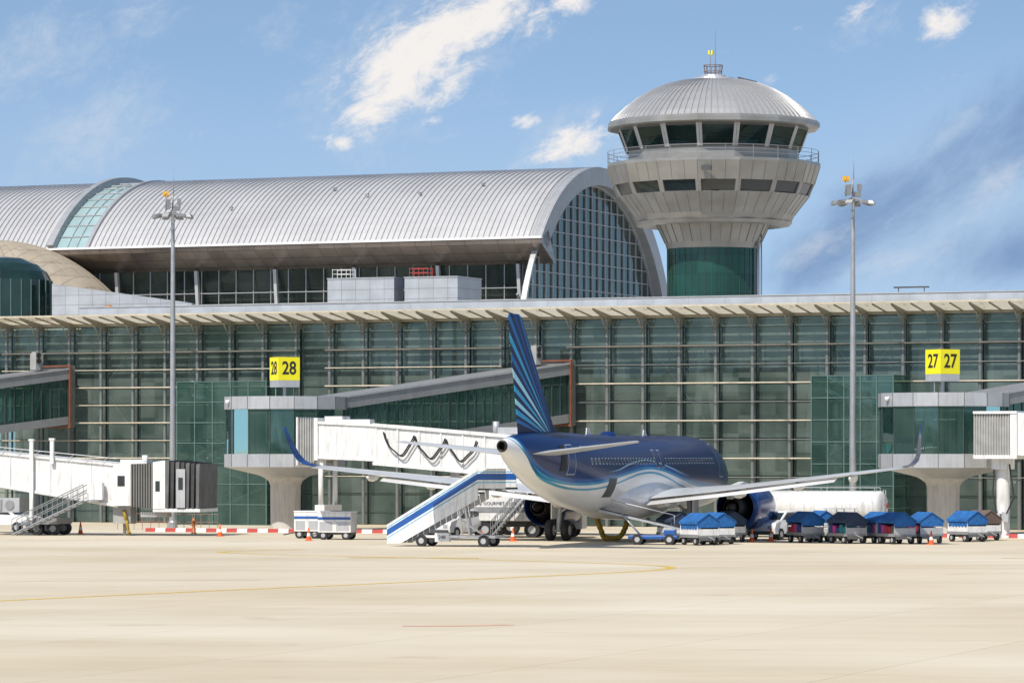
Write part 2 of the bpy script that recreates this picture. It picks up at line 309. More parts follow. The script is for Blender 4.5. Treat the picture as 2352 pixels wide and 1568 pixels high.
marking([(800,1280),(1100,1281)],0.6,'line',0.008,'short yellow line on the apron')
marking([(2300,1281),(2420,1283)],0.4,'line',0.004,'short yellow line on the apron')
marking([(925,1437),(1050,1437),(1175,1434)],0.5,'redline',0.004,'faded red paint mark on the concrete')
marking([(1560,1303),(1900,1299),(2400,1297)],0.12,'redline',0.004,'thin faded red line on the concrete')
marking([(-60,1335),(300,1333),(600,1331)],0.10,'redline',0.004,'thin faded red line on the concrete')
hm=mat('scrub_hills',(0.13,0.15,0.12),0.95,0,0.4,0.01)
h=MB(); ra=[];rb=[]
for i in range(121):
    a=R(180+ i*1.5); z=70+45*math.sin(i*0.31)+25*math.sin(i*0.83+1)+12*math.sin(i*2.1); ra.append((2600*math.cos(a),2600*math.sin(a),-5)); rb.append((3100*math.cos(a),3100*math.sin(a),z))
h.loft([ra,rb],closed=False,cap=False); ho=h.make('hills',[hm],fix=False); ho['kind']='structure'; ho['label']='distant scrub covered hills around the airfield'; ho['category']='hills'

# ---------------------------------------------------------------- concourse
con=thing('concourse_building','long glazed airport concourse with cream sunshade rails','terminal building',(0,DC,0),-TH)
uA=BU(160,-0.7); uB=BU(2252,-0.7); P=(uB-uA)/26
cols=[uA+P*i for i in range(-4,30)]
zr0=BZ(1310,797,-0.8); dz=85*BY(BU(1310,-.8),-.8)/F
ZT=13.7
win=MB(); win.quad((0,0,0.05),(P,0,0.05),(P,0,ZT),(0,0,ZT),0)
zl=[zr0+dz*0.5*k+dz*0.5 for k in range(-14,4)]
for zz_ in zl:
    if 0.3<zz_<ZT: win.box(0,P,-0.05,0.05,zz_-0.025,zz_+0.025,1)
for k in (0,1,): win.box(P*k-0.04,P*k+0.04,-0.06,0.06,0,ZT,1)
w0=win.make('window',['glass','frame'],con,(cols[0],0,0),fix=False)
cm=MB(); cm.tube((0,-0.75,0),(0,-0.75,ZT+0.1),0.13,0.13,8,0); 
for k in range(-6,3):
    zz_=zr0+dz*0.5*k
    if zz_>0.5: cm.box(-0.03,0.03,-0.75,0,zz_-0.05,zz_+0.05,0)
c0=cm.make('column',['col'],con,(cols[0],0,0),fix=False)
bm_=MB()
bm_.ext([(-0.05,0.1,ZT-0.45),(-0.05,-0.9,ZT-0.12),(-0.05,-3.2,ZT+0.45),(-0.05,-3.35,ZT+0.58),(-0.05,0.1,ZT+0.2)],(0.10,0,0),0)
bm_.tube((0,-0.75,ZT-0.9),(0,-1.9,ZT+0.1),0.05,n=6)
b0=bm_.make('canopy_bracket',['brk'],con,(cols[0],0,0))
for i,u in enumerate(cols[1:]):
    copyp(w0,con,(u,0,0)); copyp(c0,con,(u,0,0)); copyp(b0,con,(u,0,0))
segs=[(2,8),(8,11),(12,17),(19,25),(25,28),(28,33)]
for a,bb in segs:
    for k in range(-7,1):
        zz_=zr0+dz*0.5*k
        main=(k%2==0); r=0.06 if main else (0.042 if a in(2,8,12) else 0.03)
        mb=MB(); x0=cols[a]+0.1-0.35; x1=cols[bb]-0.1+0.2
        mb.tube((x0,-0.98,zz_),(x1,-0.98,zz_),r,r,6,0)
        mb.make('sunshade_rail',['cream' if r>0.04 else 'col'],con,fix=False)
m,nt,out=newmat('translucent_cream_panel'); M['canopy']=m
pb=nt.nodes.new('ShaderNodeBsdfDiffuse'); pb.inputs[0].default_value=(0.74,0.66,0.50,1); tb=nt.nodes.new('ShaderNodeBsdfTranslucent'); tb.inputs[0].default_value=(0.78,0.68,0.48,1)
mx=nt.nodes.new('ShaderNodeMixShader'); mx.inputs[0].default_value=0.45; L(nt,pb.outputs[0],mx.inputs[1]); L(nt,tb.outputs[0],mx.inputs[2]); L(nt,mx.outputs[0],out.inputs[0])
cn=MB(); x0=cols[0]; x1=cols[-1]+P
nsl=6
for k in range(nsl):
    a=k/nsl; b_=(k+0.72)/nsl
    v0=-0.3-3.0*a; v1=-0.3-3.0*b_; z0=ZT+0.22+0.4*a; z1=ZT+0.22+0.4*b_
    cn.quad((x0,v0,z0),(x1,v0,z0),(x1,v1,z1),(x0,v1,z1),0)
cn.box(x0,x1,-3.5,-3.33,ZT+0.58,ZT+0.70,1)
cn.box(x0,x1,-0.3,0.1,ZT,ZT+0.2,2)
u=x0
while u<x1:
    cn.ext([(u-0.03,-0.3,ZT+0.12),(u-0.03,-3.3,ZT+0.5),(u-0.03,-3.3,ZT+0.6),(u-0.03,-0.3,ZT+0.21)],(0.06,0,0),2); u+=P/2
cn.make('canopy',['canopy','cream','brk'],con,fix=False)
M['para']=panelmat('parapet_cladding',(0.45,0.49,0.55),2.5,5,0.4,0.2,0.75,var=0.04)
pa=MB(); pu=BU(186,0.4); pzt=BZ(1176,690,0.4)
pa.box(pu,x1,0.15,0.6,ZT+0.15,pzt,0); pa.box(pu-0.05,x1,0.1,0.65,pzt,pzt+0.06,1); pa.make('parapet',['para','lgrey'],con,fix=False)
rf=MB(); rf.box(x0,x1,0.6,60,13.95,14.2,0); rf.make('flat_roof',['concrete'],con,fix=False)
ins=MB(); ins.box(x0,x1,9,9.3,0,13.9,0); ins.make('interior_wall',['interior'],con,fix=False)
for z0,v0 in((4.35,0.5),(8.9,3.0),(13.2,0.4)):
    fl=MB(); fl.box(x0,x1,v0,9,z0,z0+0.45,0); fl.make('floor_slab',['slab'],con,fix=False)
ic=MB(); ic.tube((0,3.0,4.8),(0.9,2.2,13.2),0.22,0.32,8,0); ic.tube((1.6,3.0,4.8),(0.9,2.2,13.2),0.18,0.22,8,0)
i0=ic.make('interior_column',['iwhite'],con,(cols[1],0,0),fix=False)
for i in range(4,len(cols),3): copyp(i0,con,(cols[i]+random.uniform(-.3,.3),0,0))
bl=MB(); bl.quad((0.1,0.35,0),(P-0.1,0.35,0),(P-0.1,0.35,1.55),(0.1,0.35,1.55),0)
M['blind']=mat('pale_blind',(0.66,0.68,0.64),0.8,0,0.15,0.7)
bl0=bl.make('blind',['blind'],con,(cols[0],0,12.1),fix=False)
for i,u in enumerate(cols[1:-1]):
    if random.random()<0.9: copyp(bl0,con,(u,0,random.choice([12.1,12.0,11.6])))
    if random.random()<0.4: copyp(bl0,con,(u,2.5,random.choice([6.4,9.6,2.0])))
    if random.random()<0.25: copyp(bl0,con,(u,1.5,10.5))
for i in (4,10,21,26,31):
    xb=MB(); xb.tube((cols[i],0.8,zr0),(cols[i]+P*1.5,0.8,zr0-dz*2),0.035,0.035,6,0); xb.tube((cols[i]+P*1.5,0.8,zr0),(cols[i],0.8,zr0-dz*2),0.035,0.035,6,0)
    xb.make('cross_bracing',['iwhite'],con,fix=False)
Mx=Matrix.Translation((0,DC,0))@Matrix.Rotation(-TH,4,'Z')
def bthing(name,label,cat,u,v,z=0,group=None): 
    e=thing(name,label,cat,(0,0,0),-TH,group); e.location=Mx@Vector((u,v,z)); return e
def stairtower(x0p,x1p,ytop,v0):
    ua=BU(x0p,v0); ub=BU(x1p,v0); zt=BZ(x0p,ytop,v0)
    e=bthing('glass_stair_tower','green glass stair tower standing against the concourse','stair tower',ua,v0,0,'glass stair towers')
    wd=ub-ua; dp=-v0-1.2
    mb=MB(); n=5
    mb.quad((0,0,0),(wd,0,0),(wd,0,zt),(0,0,zt)); mb.quad((0,dp,0),(0,0,0),(0,0,zt),(0,dp,zt)); mb.quad((wd,0,0),(wd,dp,0),(wd,dp,zt),(wd,0,zt)); mb.quad((0,0,zt),(wd,0,zt),(wd,dp,zt),(0,dp,zt))
    mb.make('glazing',['glass2'],e,fix=False)
    fr=MB()
    for i in range(n+1):
        x=wd*i/n; fr.box(x-0.035,x+0.035,-0.05,0.05,0,zt,0)
    for k in range(8):
        z=zt*k/7; fr.box(0,wd,-0.045,0.045,z-0.03,z+0.03,0); fr.box(-0.05,0.05,0,dp,z-0.03,z+0.03,0); fr.box(wd-0.05,wd+0.05,0,dp,z-0.03,z+0.03,0)
    fr.make('frame',['gframe'],e,fix=False)
    st=MB()
    for k in range(4):
        z=0.3+k*2.1; a,b_=(0.6,wd-0.8) if k%2==0 else (wd-0.8,0.6)
        st.hexa(a,b_,1.0,2.0,(z,z+0.2),(z+2.1,z+2.3),0); st.hexa(a,b_,0.95,1.0,(z+1.0,z+1.08),(z+3.1,z+3.18),0)
    st.make('staircase',['lgrey'],e)
stairtower(407,612,877,-5.5); stairtower(1864,2052,863,-5.0)

for xa,xb_,yt,lab in((752,905,641,'pale grey clad plant room on the concourse roof'),(929,1051,638,'pale grey clad plant room with a small railing on top')):
    u0=BU(xa,7); u1=BU(xb_,7); zt=BZ(xa,yt,7)
    e=bthing('roof_plant_room',lab,'plant room',u0,7,14.2,'plant rooms on the roof')
    mb=MB(); mb.box(0,u1-u0,0,4.2 if xa>800 else 1.6,0,zt-14.2,0); mb.make('wall',['boxc'],e,fix=False)
    mb=MB(); mb.box(-0.04,u1-u0+0.04,-0.04,(4.2 if xa>800 else 1.6)+0.04,zt-14.2,zt-14.14,0); mb.make('roof_trim',['lgrey'],e,fix=False)
    rl=MB()
    for x in (0.3,1.0,1.7): 
        for y in (0.2,1.0): rl.tube((x,y,zt-14.2),(x,y,zt-13.5),0.022,mi=0)
    for y in (0.2,1.0):
        for zz_ in(0.35,0.65): rl.tube((0.3,y,zt-14.2+zz_),(1.7,y,zt-14.2+zz_),0.018)
    rl.make('railing',['white' if xa<800 else 'red'],e,fix=False)
for xp,yp,k in((332,680,0),(470,690,0.7)):
    e=bthing('roof_access_hatch','white tubular guard rail around a roof hatch','railing',BU(xp,4),4,14.2,'roof hatch rails')
    rl=MB(); zt=1.5-k
    for x in (-0.4,0.1,0.5): 
        rl.tube((x,0,0),(x,0,zt),0.03); rl.tube((x,0.8,0),(x,0.8,zt),0.03)
    for zz_ in (zt*0.6,zt): rl.tube((-0.4,0,zz_),(0.5,0,zz_),0.03); rl.tube((-0.4,0.8,zz_),(0.5,0.8,zz_),0.03); rl.tube((-0.4,0,zz_),(-0.4,0.8,zz_),0.03)
    rl.make('railing',['whitec'],e,fix=False)
e=bthing('roof_vent','small orange conical vent on the flat roof','vent',BU(250,2),2,14.2)
mb=MB(); mb.lathe([(0.34,0),(0.34,0.5),(0.3,0.9),(0.2,1.1),(0.0,1.1)],16,0,sm=True); mb.make('vent_cowl',[mat('ochre_vent',(0.45,0.18,0.04))],e)
e=bthing('radio_mast_bar','thin dark roof bar on short posts','antenna',BU(2090,12),12,14.2)
mb=MB(); mb.box(-1.1,1.3,-0.15,0.15,1.75,1.85,0); mb.tube((-0.8,0,0),(-0.8,0,1.75),0.03); mb.tube((1,0,0),(1,0,1.75),0.03); mb.make('bar',['dgrey'],e)

# ---------------------------------------------------------------- terminal hall
hall=bthing('terminal_hall','large terminal hall with barrel vaulted ribbed metal roof','terminal building',0,0,0)
VE=16.0; VA=28.0
uE=BU(1245,VE); ze=BZ(1245,545,VE); za=HC+(YH-388)*BY(uE,VA)/F
rise=za-ze; hw=VA-VE; RR=(hw*hw+rise*rise)/(2*rise); zc=za-RR
def arc(a,r=None):
    r=RR if r is None else r
    return VA+r*math.sin(a), zc+r*math.cos(a)
a0=-math.asin(hw/RR); a1=math.acos((14.8-zc)/RR)
def ribroof(ua,ub,pitch,name,lab=None):
    mb=MB(); us=[]; n=max(1,int(round((ub-ua)/pitch))); p=(ub-ua)/n
    for i in range(n): 
        u=ua+p*i; us+= [(u,0.0),(u+p*0.84,0.0),(u+p*0.86,0.11),(u+p*0.98,0.11)]
    us.append((ub,0))
    rings=[]
    N=40
    for k in range(N+1):
        a=a0+(a1-a0)*k/N; rings.append([(u,arc(a,RR+h_)[0],arc(a,RR+h_)[1]) for u,h_ in us])
    mb.loft(rings,closed=False,cap=False,sm=False)
    rings=[[ (u,arc(a0+(a1-a0)*k/N,RR-0.25)[0],arc(a0+(a1-a0)*k/N,RR-0.25)[1]) for u in (ua,ub)] for k in range(N+1)]
    mb.loft(rings,closed=False,cap=False,mi=1)
    return mb.make(name,['roof','lgrey'],hall,fix=False)
uS1=BU(205,VE); uS0=BU(115,VE)
ribroof(uS1,uE-0.12,0.45,'roof_vault'); ribroof(uS0-22,uS0,0.45,'roof_vault')
def arch(ua,ub,r0,r1,name,mt,aa=a0,ab=None,n=40):
    mb=MB(); ab=a1 if ab is None else ab; rings=[]
    for k in range(n+1):
        a=aa+(ab-aa)*k/n; p=arc(a,r0); q=arc(a,r1); rings.append([(ua,*p),(ub,*p),(ub,*q),(ua,*q)])
    mb.loft(rings,sm=False); return mb.make(name,[mt],hall)
arch(uS0-0.1,uS0+0.45,RR-0.6,RR+0.5,'roof_arch_rib','rim')
arch(uS1-0.3,uS1,RR-0.4,RR+0.2,'roof_arch_rib','rim')
arch(uS0+0.45,uS1-0.3,RR-0.35,RR-0.05,'skylight','skyl')
mb=MB()
for k in range(26):
    a=a0+(a1-a0)*k/26; p=arc(a,RR+0.0); mb.tube((uS0+0.5,*p),(uS1-0.3,*p),0.05,mi=0,n=4)
for u in (uS0+1.4,uS0+2.2): 
    for k in range(26): 
        mb.tube((u,*arc(a0+(a1-a0)*k/26,RR)),(u,*arc(a0+(a1-a0)*(k+1)/26,RR)),0.04,n=4)
mb.make('skylight_bars',['lgrey'],hall,fix=False)
arch(uE-0.9,uE,RR-1.25,RR+0.08,'gable_band','rim',a0+0.0)
rg=RR-1.2; ug=uE-0.9
ag=math.acos(max(-1,(14.6-zc)/rg)); mb=MB(); pts=[(ug,*arc(-ag+2*ag*k/40,rg)) for k in range(41)]
mb.add(pts,[tuple(range(41))],0); mb.make('gable_glass',['glassd'],hall,fix=False)
fr=MB(); vs=[VA-rg+1.0+1.3*i for i in range(22)]
for v in vs:
    dv=v-VA
    if abs(dv)<rg-0.1:
        zt=zc+math.sqrt(rg*rg-dv*dv); fr.box(ug+0.02,ug+0.12,v-0.045,v+0.045,14.2,max(14.3,zt),0)
z=14.9
while z<zc+rg-0.3:
    hv=math.sqrt(max(0,rg*rg-(z-zc)**2)); fr.box(ug+0.03,ug+0.10,VA-hv,VA+hv,z-0.035,z+0.035,0); z+=1.0
for i in range(0,6):
    v=VA-rg+3.2+i*4.0; v2=v+2.6
    if abs(v2-VA)<rg: fr.tube((ug-0.6,v,14.3),(ug-0.6,v2,zc+math.sqrt(max(0.1,rg*rg-(v2-VA)**2))-0.1),0.09,mi=0)
    v3=v-2.0
    if abs(v3-VA)<rg: fr.tube((ug-0.6,v,14.3),(ug-0.6,v3,zc+math.sqrt(max(0.1,rg*rg-(v3-VA)**2))-0.1),0.09,mi=0)
fr.make('gable_frame',['rim'],hall,fix=False)
arch(ug-0.2,ug+0.2,rg-0.12,rg+0.08,'gable_arch_rim','lgrey',-ag,ag)
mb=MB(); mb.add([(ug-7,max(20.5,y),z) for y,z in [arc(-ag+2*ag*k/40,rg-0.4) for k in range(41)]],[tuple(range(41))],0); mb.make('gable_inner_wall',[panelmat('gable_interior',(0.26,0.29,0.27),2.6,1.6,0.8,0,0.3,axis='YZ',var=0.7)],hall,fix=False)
zb=BZ(1220,606,18.3)
mb=MB(); ul=uS0-22
prof=[(VE,ze),(VE-0.12,ze-0.12),(VE-0.05,ze-0.45),(18.3,zb),(18.6,zb),(VE+1.2,ze+0.6)]
mb.ext([(ul,v,z) for v,z in prof],(uE-ul,0,0),0); mb.make('eave_soffit',['soffit'],hall)
mb=MB(); mb.box(ul,uE+0.03,VE-0.2,VE+0.1,ze-0.06,ze+0.1,0); mb.make('eave_edge',['whitec'],hall)
mb=MB(); mb.quad((ul,19.2,14.2),(uE-1,19.2,14.2),(uE-1,18.4,zb),(ul,18.4,zb)); mb.make('clerestory_glass',['glassd'],hall,fix=False)
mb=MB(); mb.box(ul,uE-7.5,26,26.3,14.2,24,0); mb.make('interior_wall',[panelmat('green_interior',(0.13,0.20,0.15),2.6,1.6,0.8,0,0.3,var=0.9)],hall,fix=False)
fr=MB(); u=uE-1.0
while u>ul:
    fr.box(u-0.025,u+0.025,18.3,18.4,14.2,zb,0); u-=1.45
for z in (15.1,15.95,16.8): fr.box(ul,uE-1,18.25,18.35,z-0.03,z+0.03,0)
fr.make('clerestory_frame',['rim'],hall,fix=False)
for u in [BU(x,18) for x in (272,455,636,818,1010,1195)]:
    mb=MB(); mb.ext([(u-0.1,18.0,14.2),(u+0.15,18.0,14.2),(u-0.05,17.9,zb),(u-0.30,17.9,zb)],(0,0.3,0)); mb.make('leaning_column',['lgrey'],hall)
for i,x in enumerate((780,990,575,1120,870,15)): 
    mb=MB(); u=BU(x,22); a=R(-26-(i%3)*5); p=arc(a,RR+0.2); mb.box(u-0.12,u+0.12,p[0]-0.1,p[0]+0.1,p[1]-0.05,p[1]+0.08); mb.make('roof_vent_cap',['grey'],hall)

# ---------------------------------------------------------------- beige dome
u0=BU(-20,14); e=bthing('domed_hall','beige panelled low dome above a curved dark glass wall','domed building',u0,14,0)
mb=MB(); s=F/BY(u0,14); rx=300/s; zt=BZ(-20,553,14); zbase=BZ(-20,690,14)
rings=[]
for k in range(18):
    q_=1-k/17; rr_=q_; rings.append([(rx*rr_*math.cos(q),9.0*rr_*math.sin(q),zbase+(zt-zbase)*(1-rr_**2.3)) for q in [2*math.pi*i/48 for i in range(48)]])
rings[-1]=[(0.01*math.cos(2*math.pi*i/48),0.01*math.sin(2*math.pi*i/48),zt) for i in range(48)]
mb.lathe([(rx*0.97,11),(rx*0.99,zbase)],48,0)
mb.loft(rings,sm=True,cap=False)
for i in range(48):
    for k in range(0,17):
        p0=rings[k][i]; p1=rings[k+1][i]; mb.tube(p0,p1,0.03,n=4,mi=1,cap=False)
mb.make('dome_shell',['beige',mat('dome_seam',(0.30,0.255,0.19),0.6)],e,fix=False)
ud=BU(10,4)-u0; s2=F/BY(BU(10,4),4); r2=108/s2; z1=BZ(10,645,4); z2=BZ(10,588,4); cy_=-10.0
mb=MB(); mb.lathe([(r2,9),(r2,z1),(r2*0.9,z1+(z2-z1)*0.35),(r2*0.7,z1+(z2-z1)*0.66),(r2*0.4,z1+(z2-z1)*0.9),(0.01,z2)],28,0,c=(ud,cy_)); mb.make('curved_glass_wall',[mat('dark_green_glazing',(0.012,0.035,0.03),0.08,0,0.4,0.6,spec=0.6)],e)
mb=MB()
for i in range(28):
    q=2*math.pi*i/28; mb.box(ud+r2*math.cos(q)*1.01-0.03,ud+r2*math.cos(q)*1.01+0.03,cy_+r2*math.sin(q)*1.01-0.03,cy_+r2*math.sin(q)*1.01+0.03,9,z1)
mb.make('glazing_bars',['gframe'],e,fix=False)
e=bthing('ramp_wall','grey panelled wall sloping down along the roof','wall',BU(119,3),3,0)
mb=MB(); xe=BU(440,3)-BU(119,3); mb.ext([(0,0,13),(xe,0,13),(xe,0,BZ(440,696,3)),(0,0,BZ(119,652,3))],(0,0.5,0)); mb.make('wall',['boxc'],e,fix=False)

# ---------------------------------------------------------------- control tower
VT=9.0; uT=BU(1638,VT); DT=BY(uT,VT); sT=F/DT
tw=bthing('control_tower','airport control tower with ribbed dome and flared cab','control tower',uT,VT,0)
def tz(y): return HC+(YH-y)/sT
def tr(r): return r/sT
A16=math.pi/16
def tl(pr,n=16,name='x',mt='clad',sm=False,par=tw,rot=A16):
    mb=MB(); mb.lathe([(tr(r),tz(y)) for r,y in pr],n,0,a0=rot,sm=sm); return mb.make(name,[mt],par)
mb=MB(); mb.lathe([(tr(105),0),(tr(105),tz(572))],40,0,sm=True); 
mb.make('shaft',['greenp'],tw)
mb=MB()
for i in range(40):
    q=2*math.pi*i/40; mb.box(tr(105.8)*math.cos(q)-0.012,tr(105.8)*math.cos(q)+0.012,tr(105.8)*math.sin(q)-0.012,tr(105.8)*math.sin(q)+0.012,13,tz(572))
mb.make('shaft_joints',['frame'],tw,fix=False)
mb=MB()
mb.lathe([(tr(107),tz(573)),(tr(110),tz(560)),(tr(134),tz(508)),(tr(134),tz(500))],32,0,a0=math.pi/32); 
for i in range(32):
    q=2*math.pi*i/32+math.pi/32
    mb.tube((tr(110.5)*math.cos(q),tr(110.5)*math.sin(q),tz(560)),(tr(134.5)*math.cos(q),tr(134.5)*math.sin(q),tz(508)),0.025,n=4,mi=1 if i%2 else 0)
mb.make('neck',['clad','seam'],tw,fix=False)
tl([(128,508),(160,522),(176,520),(182,512)],32,'soffit_ring','clad')
cone=[(180,515),(188,498),(223,454)]
mb=MB(); mb.lathe([(tr(r),tz(y)) for r,y in cone],16,0,a0=A16)
mb.lathe([(tr(223),tz(454)),(tr(216),tz(452)),(tr(226),tz(429)),(tr(234),tz(428)),(tr(247),tz(386)),(tr(247),tz(379)),(tr(200),tz(377))],16,0,a0=A16)
def facept(i,f_,r,y,off=0.0):
    q0=A16+2*math.pi*i/16; q1=A16+2*math.pi*(i+1)/16; p=Vector((math.cos(q0),math.sin(q0),0)).lerp(Vector((math.cos(q1),math.sin(q1),0)),f_); n=Vector((math.cos((q0+q1)/2),math.sin((q0+q1)/2),0))
    return p*tr(r)+n*off+Vector((0,0,tz(y)))
for i in range(16):
    for f_ in (0.0,0.333,0.667):
        mb.tube(facept(i,f_,188,498,0.005),facept(i,f_,223,454,0.005),0.016,n=4,mi=1)
        mb.tube(facept(i,f_,234,428,0.005),facept(i,f_,247,386,0.005),0.016,n=4,mi=1)
mb.make('flared_body',['clad','seam'],tw,fix=False)
for i in range(16):
    pr_=MB()
    def cp(f_,r,y): return facept(i,f_,r,y) if f_>=0 else facept((i-1)%16,1+f_,r,y)
    fr4=[cp(-0.07,223,454),cp(0.0,223,454),cp(0.07,223,454),cp(0.07,234,428),cp(0.0,234,428),cp(-0.07,234,428)]
    bk4=[cp(-0.07,210,454),cp(0.0,210,454),cp(0.07,210,454),cp(0.07,221,428),cp(0.0,221,428),cp(-0.07,221,428)]
    pr_.add(fr4+bk4,[(0,1,4,5),(1,2,3,4),(6,7,10,11),(7,8,9,10),(0,5,11,6),(2,3,9,8)],0)
    pr_.make('lower_pier',['clad'],tw)
    mb=MB(); mb.quad(facept(i,0.07,218,453,0.03),facept(i,0.93,218,453,0.03),facept(i,0.93,229,429,0.03),facept(i,0.07,229,429,0.03),0)
    mb.make('lower_window',['win'],tw,fix=False)
mb=MB(); mb.lathe([(tr(198),tz(379)),(tr(198),tz(350))],16,0,a0=A16); mb.make('cab_parapet',['clad'],tw,fix=False)
cg=glass('cab_glass',(0.14,0.20,0.19),0.05,gcol=(0.4,0.5,0.47),dif=0.25,d0=(0.012,0.035,0.032),d1=(0.05,0.10,0.09),fres=0.5)
for i in range(16):
    mb=MB(); mb.quad(facept(i,0.05,201,350),facept(i,0.95,201,350),facept(i,0.95,221,299),facept(i,0.05,221,299),0); mb.make('cab_window',[cg],tw,fix=False)
mb=MB()
for i in range(16):
    for fa,fb in((0,0.075),(0.925,1.0)):
        a,b_,c_,d=[facept(i,q,r,y,0.06) for q,r,y in((fa,201,351),(fb,201,351),(fb,221,299),(fa,221,299))]
        a2,b2,c2,d2=[facept(i,q,r,y,-0.1) for q,r,y in((fa,201,351),(fb,201,351),(fb,221,299),(fa,221,299))]
        mb.add([a,b_,c_,d,a2,b2,c2,d2],[(0,1,2,3),(4,5,6,7),(0,1,5,4),(1,2,6,5),(2,3,7,6),(3,0,4,7)],0)
    for (r,y),(r_,y_) in (((201,351),(203,345)),((219,305),(221,299))):
        mb.add([facept(i,0,r,y,0.05),facept(i,1,r,y,0.05),facept(i,1,r_,y_,0.05),facept(i,0,r_,y_,0.05)],[(0,1,2,3)],1)
mb.make('cab_frame',['lgrey','dgrey'],tw,fix=False)
mb=MB(); mb.lathe([(tr(150),tz(345)),(0.01,tz(345))],16,0); mb.lathe([(tr(60),tz(345)),(tr(60),tz(300))],12,0); mb.lathe([(tr(215),tz(300)),(0.01,tz(300))],16,0); mb.make('cab_interior',['dgrey'],tw,fix=False)
tl([(215,302),(241,300),(246,297),(246,288),(240,282),(236,284)],16,'eave_ring','clad')
nr=96; mb=MB(); rings=[]
dp=[(240,287),(226,271),(203,250),(175,229),(142,210),(110,197),(80,189),(50,185)]
for r,y in dp:
    ring=[]
    for i in range(nr):
        for f_,h_ in((0,0),(0.68,0),(0.75,0.09),(0.92,0.09)):
            q=2*math.pi*(i+f_)/nr; k=min(1,r/120); 
            pol=math.cos(math.pi/16)/math.cos(((q-A16)%(math.pi/8))-math.pi/16); bl_=max(0,(r-180)/60); rr=tr(r)*(1-bl_+bl_*pol/ math.cos(math.pi/16)*0.985)+h_*k*0.4
            ring.append((rr*math.cos(q),rr*math.sin(q),tz(y)+h_*k*0.8))
    rings.append(ring)
M['droof']=mat('tower_dome_metal',(0.42,0.42,0.42),0.36,0.4,0.12,0.3,dirt=0.15)
mb.loft(rings,cap=False,sm=False); mb.make('dome_roof',['droof'],tw,fix=False)
tl([(52,187),(50,181),(30,179),(28,174),(0.1,174)],24,'roof_cap','lgrey')
mb=MB()
pp=[Vector((tr(243)*math.cos(A16+2*math.pi*i/48),tr(243)*math.sin(A16+2*math.pi*i/48),0)) for i in range(48)]
for i in range(48):
    a=pp[i]; b_=pp[(i+1)%48]
    for y in (351,360,369): mb.tube(a+Vector((0,0,tz(y))),b_+Vector((0,0,tz(y))),0.018,n=5)
    if i%2==0: mb.tube(a+Vector((0,0,tz(380))),a+Vector((0,0,tz(350))),0.022,n=5)
mb.make('balcony_railing',['grey'],tw,fix=False)
mb=MB(); 
for y,r in((176,16),(165,21),(151,22)):
    for i in range(12):
        q=2*math.pi*i/12;q2=2*math.pi*(i+1)/12; mb.tube((tr(r)*math.cos(q),tr(r)*math.sin(q),tz(y)),(tr(r)*math.cos(q2),tr(r)*math.sin(q2),tz(y)),0.03,n=5)
for i in range(12):
    q=2*math.pi*i/12; mb.tube((tr(18)*math.cos(q),tr(18)*math.sin(q),tz(180)),(tr(22)*math.cos(q),tr(22)*math.sin(q),tz(151)),0.025,n=5)
mb.lathe([(0.01,tz(172)),(tr(15),tz(172)),(tr(15),tz(178)),(0.01,tz(178))],16,1)
mb.make('antenna_cage',[mat('rusty_rail',(0.22,0.15,0.12)),'lgrey'],tw,fix=False)
mb=MB(); mb.tube((0.15,0,tz(176)),(0.15,0,tz(110)),0.045,0.035); mb.tube((0.15,0,tz(110)),(0.15,0,tz(70)),0.028,0.018); mb.tube((-0.2,0,tz(151)),(-0.2,0,tz(122)),0.03)
mb.make('mast',['grey'],tw,fix=False)
mb=MB(); mb.box(-0.33,-0.23,-0.08,0.08,tz(125),tz(116)); mb.box(-0.12,-0.02,-0.08,0.08,tz(125),tz(116)); mb.box(-0.33,-0.02,-0.05,0.05,tz(126),tz(124)); mb.make('warning_light',['yellow'],tw)
mb=MB(); mb.ext([(tr(62),-0.3,tz(184)),(tr(102),-0.3,tz(195)),(tr(104),-0.3,tz(191)),(tr(64),-0.3,tz(180))],(0,0.5,0)); mb.tube((tr(85),0,tz(200)),(tr(85),0,tz(188)),0.06); mb.box(tr(86),tr(97),-0.3,0.3,tz(204),tz(192)); mb.make('roof_hatch',['dgrey'],tw)
mb=MB(); mb.box(tr(58),tr(80),-tr(241),-tr(236),tz(410),tz(400)); mb.make('vent_grille',['dgrey'],tw)
mb=MB(); mb.tube((tr(112),-0.3,12),(tr(112),-0.3,tz(530)),0.10,n=10); mb.tube((tr(118),-0.1,12),(tr(118),-0.1,tz(540)),0.05,n=8); mb.make('downpipe',['lgrey'],tw)

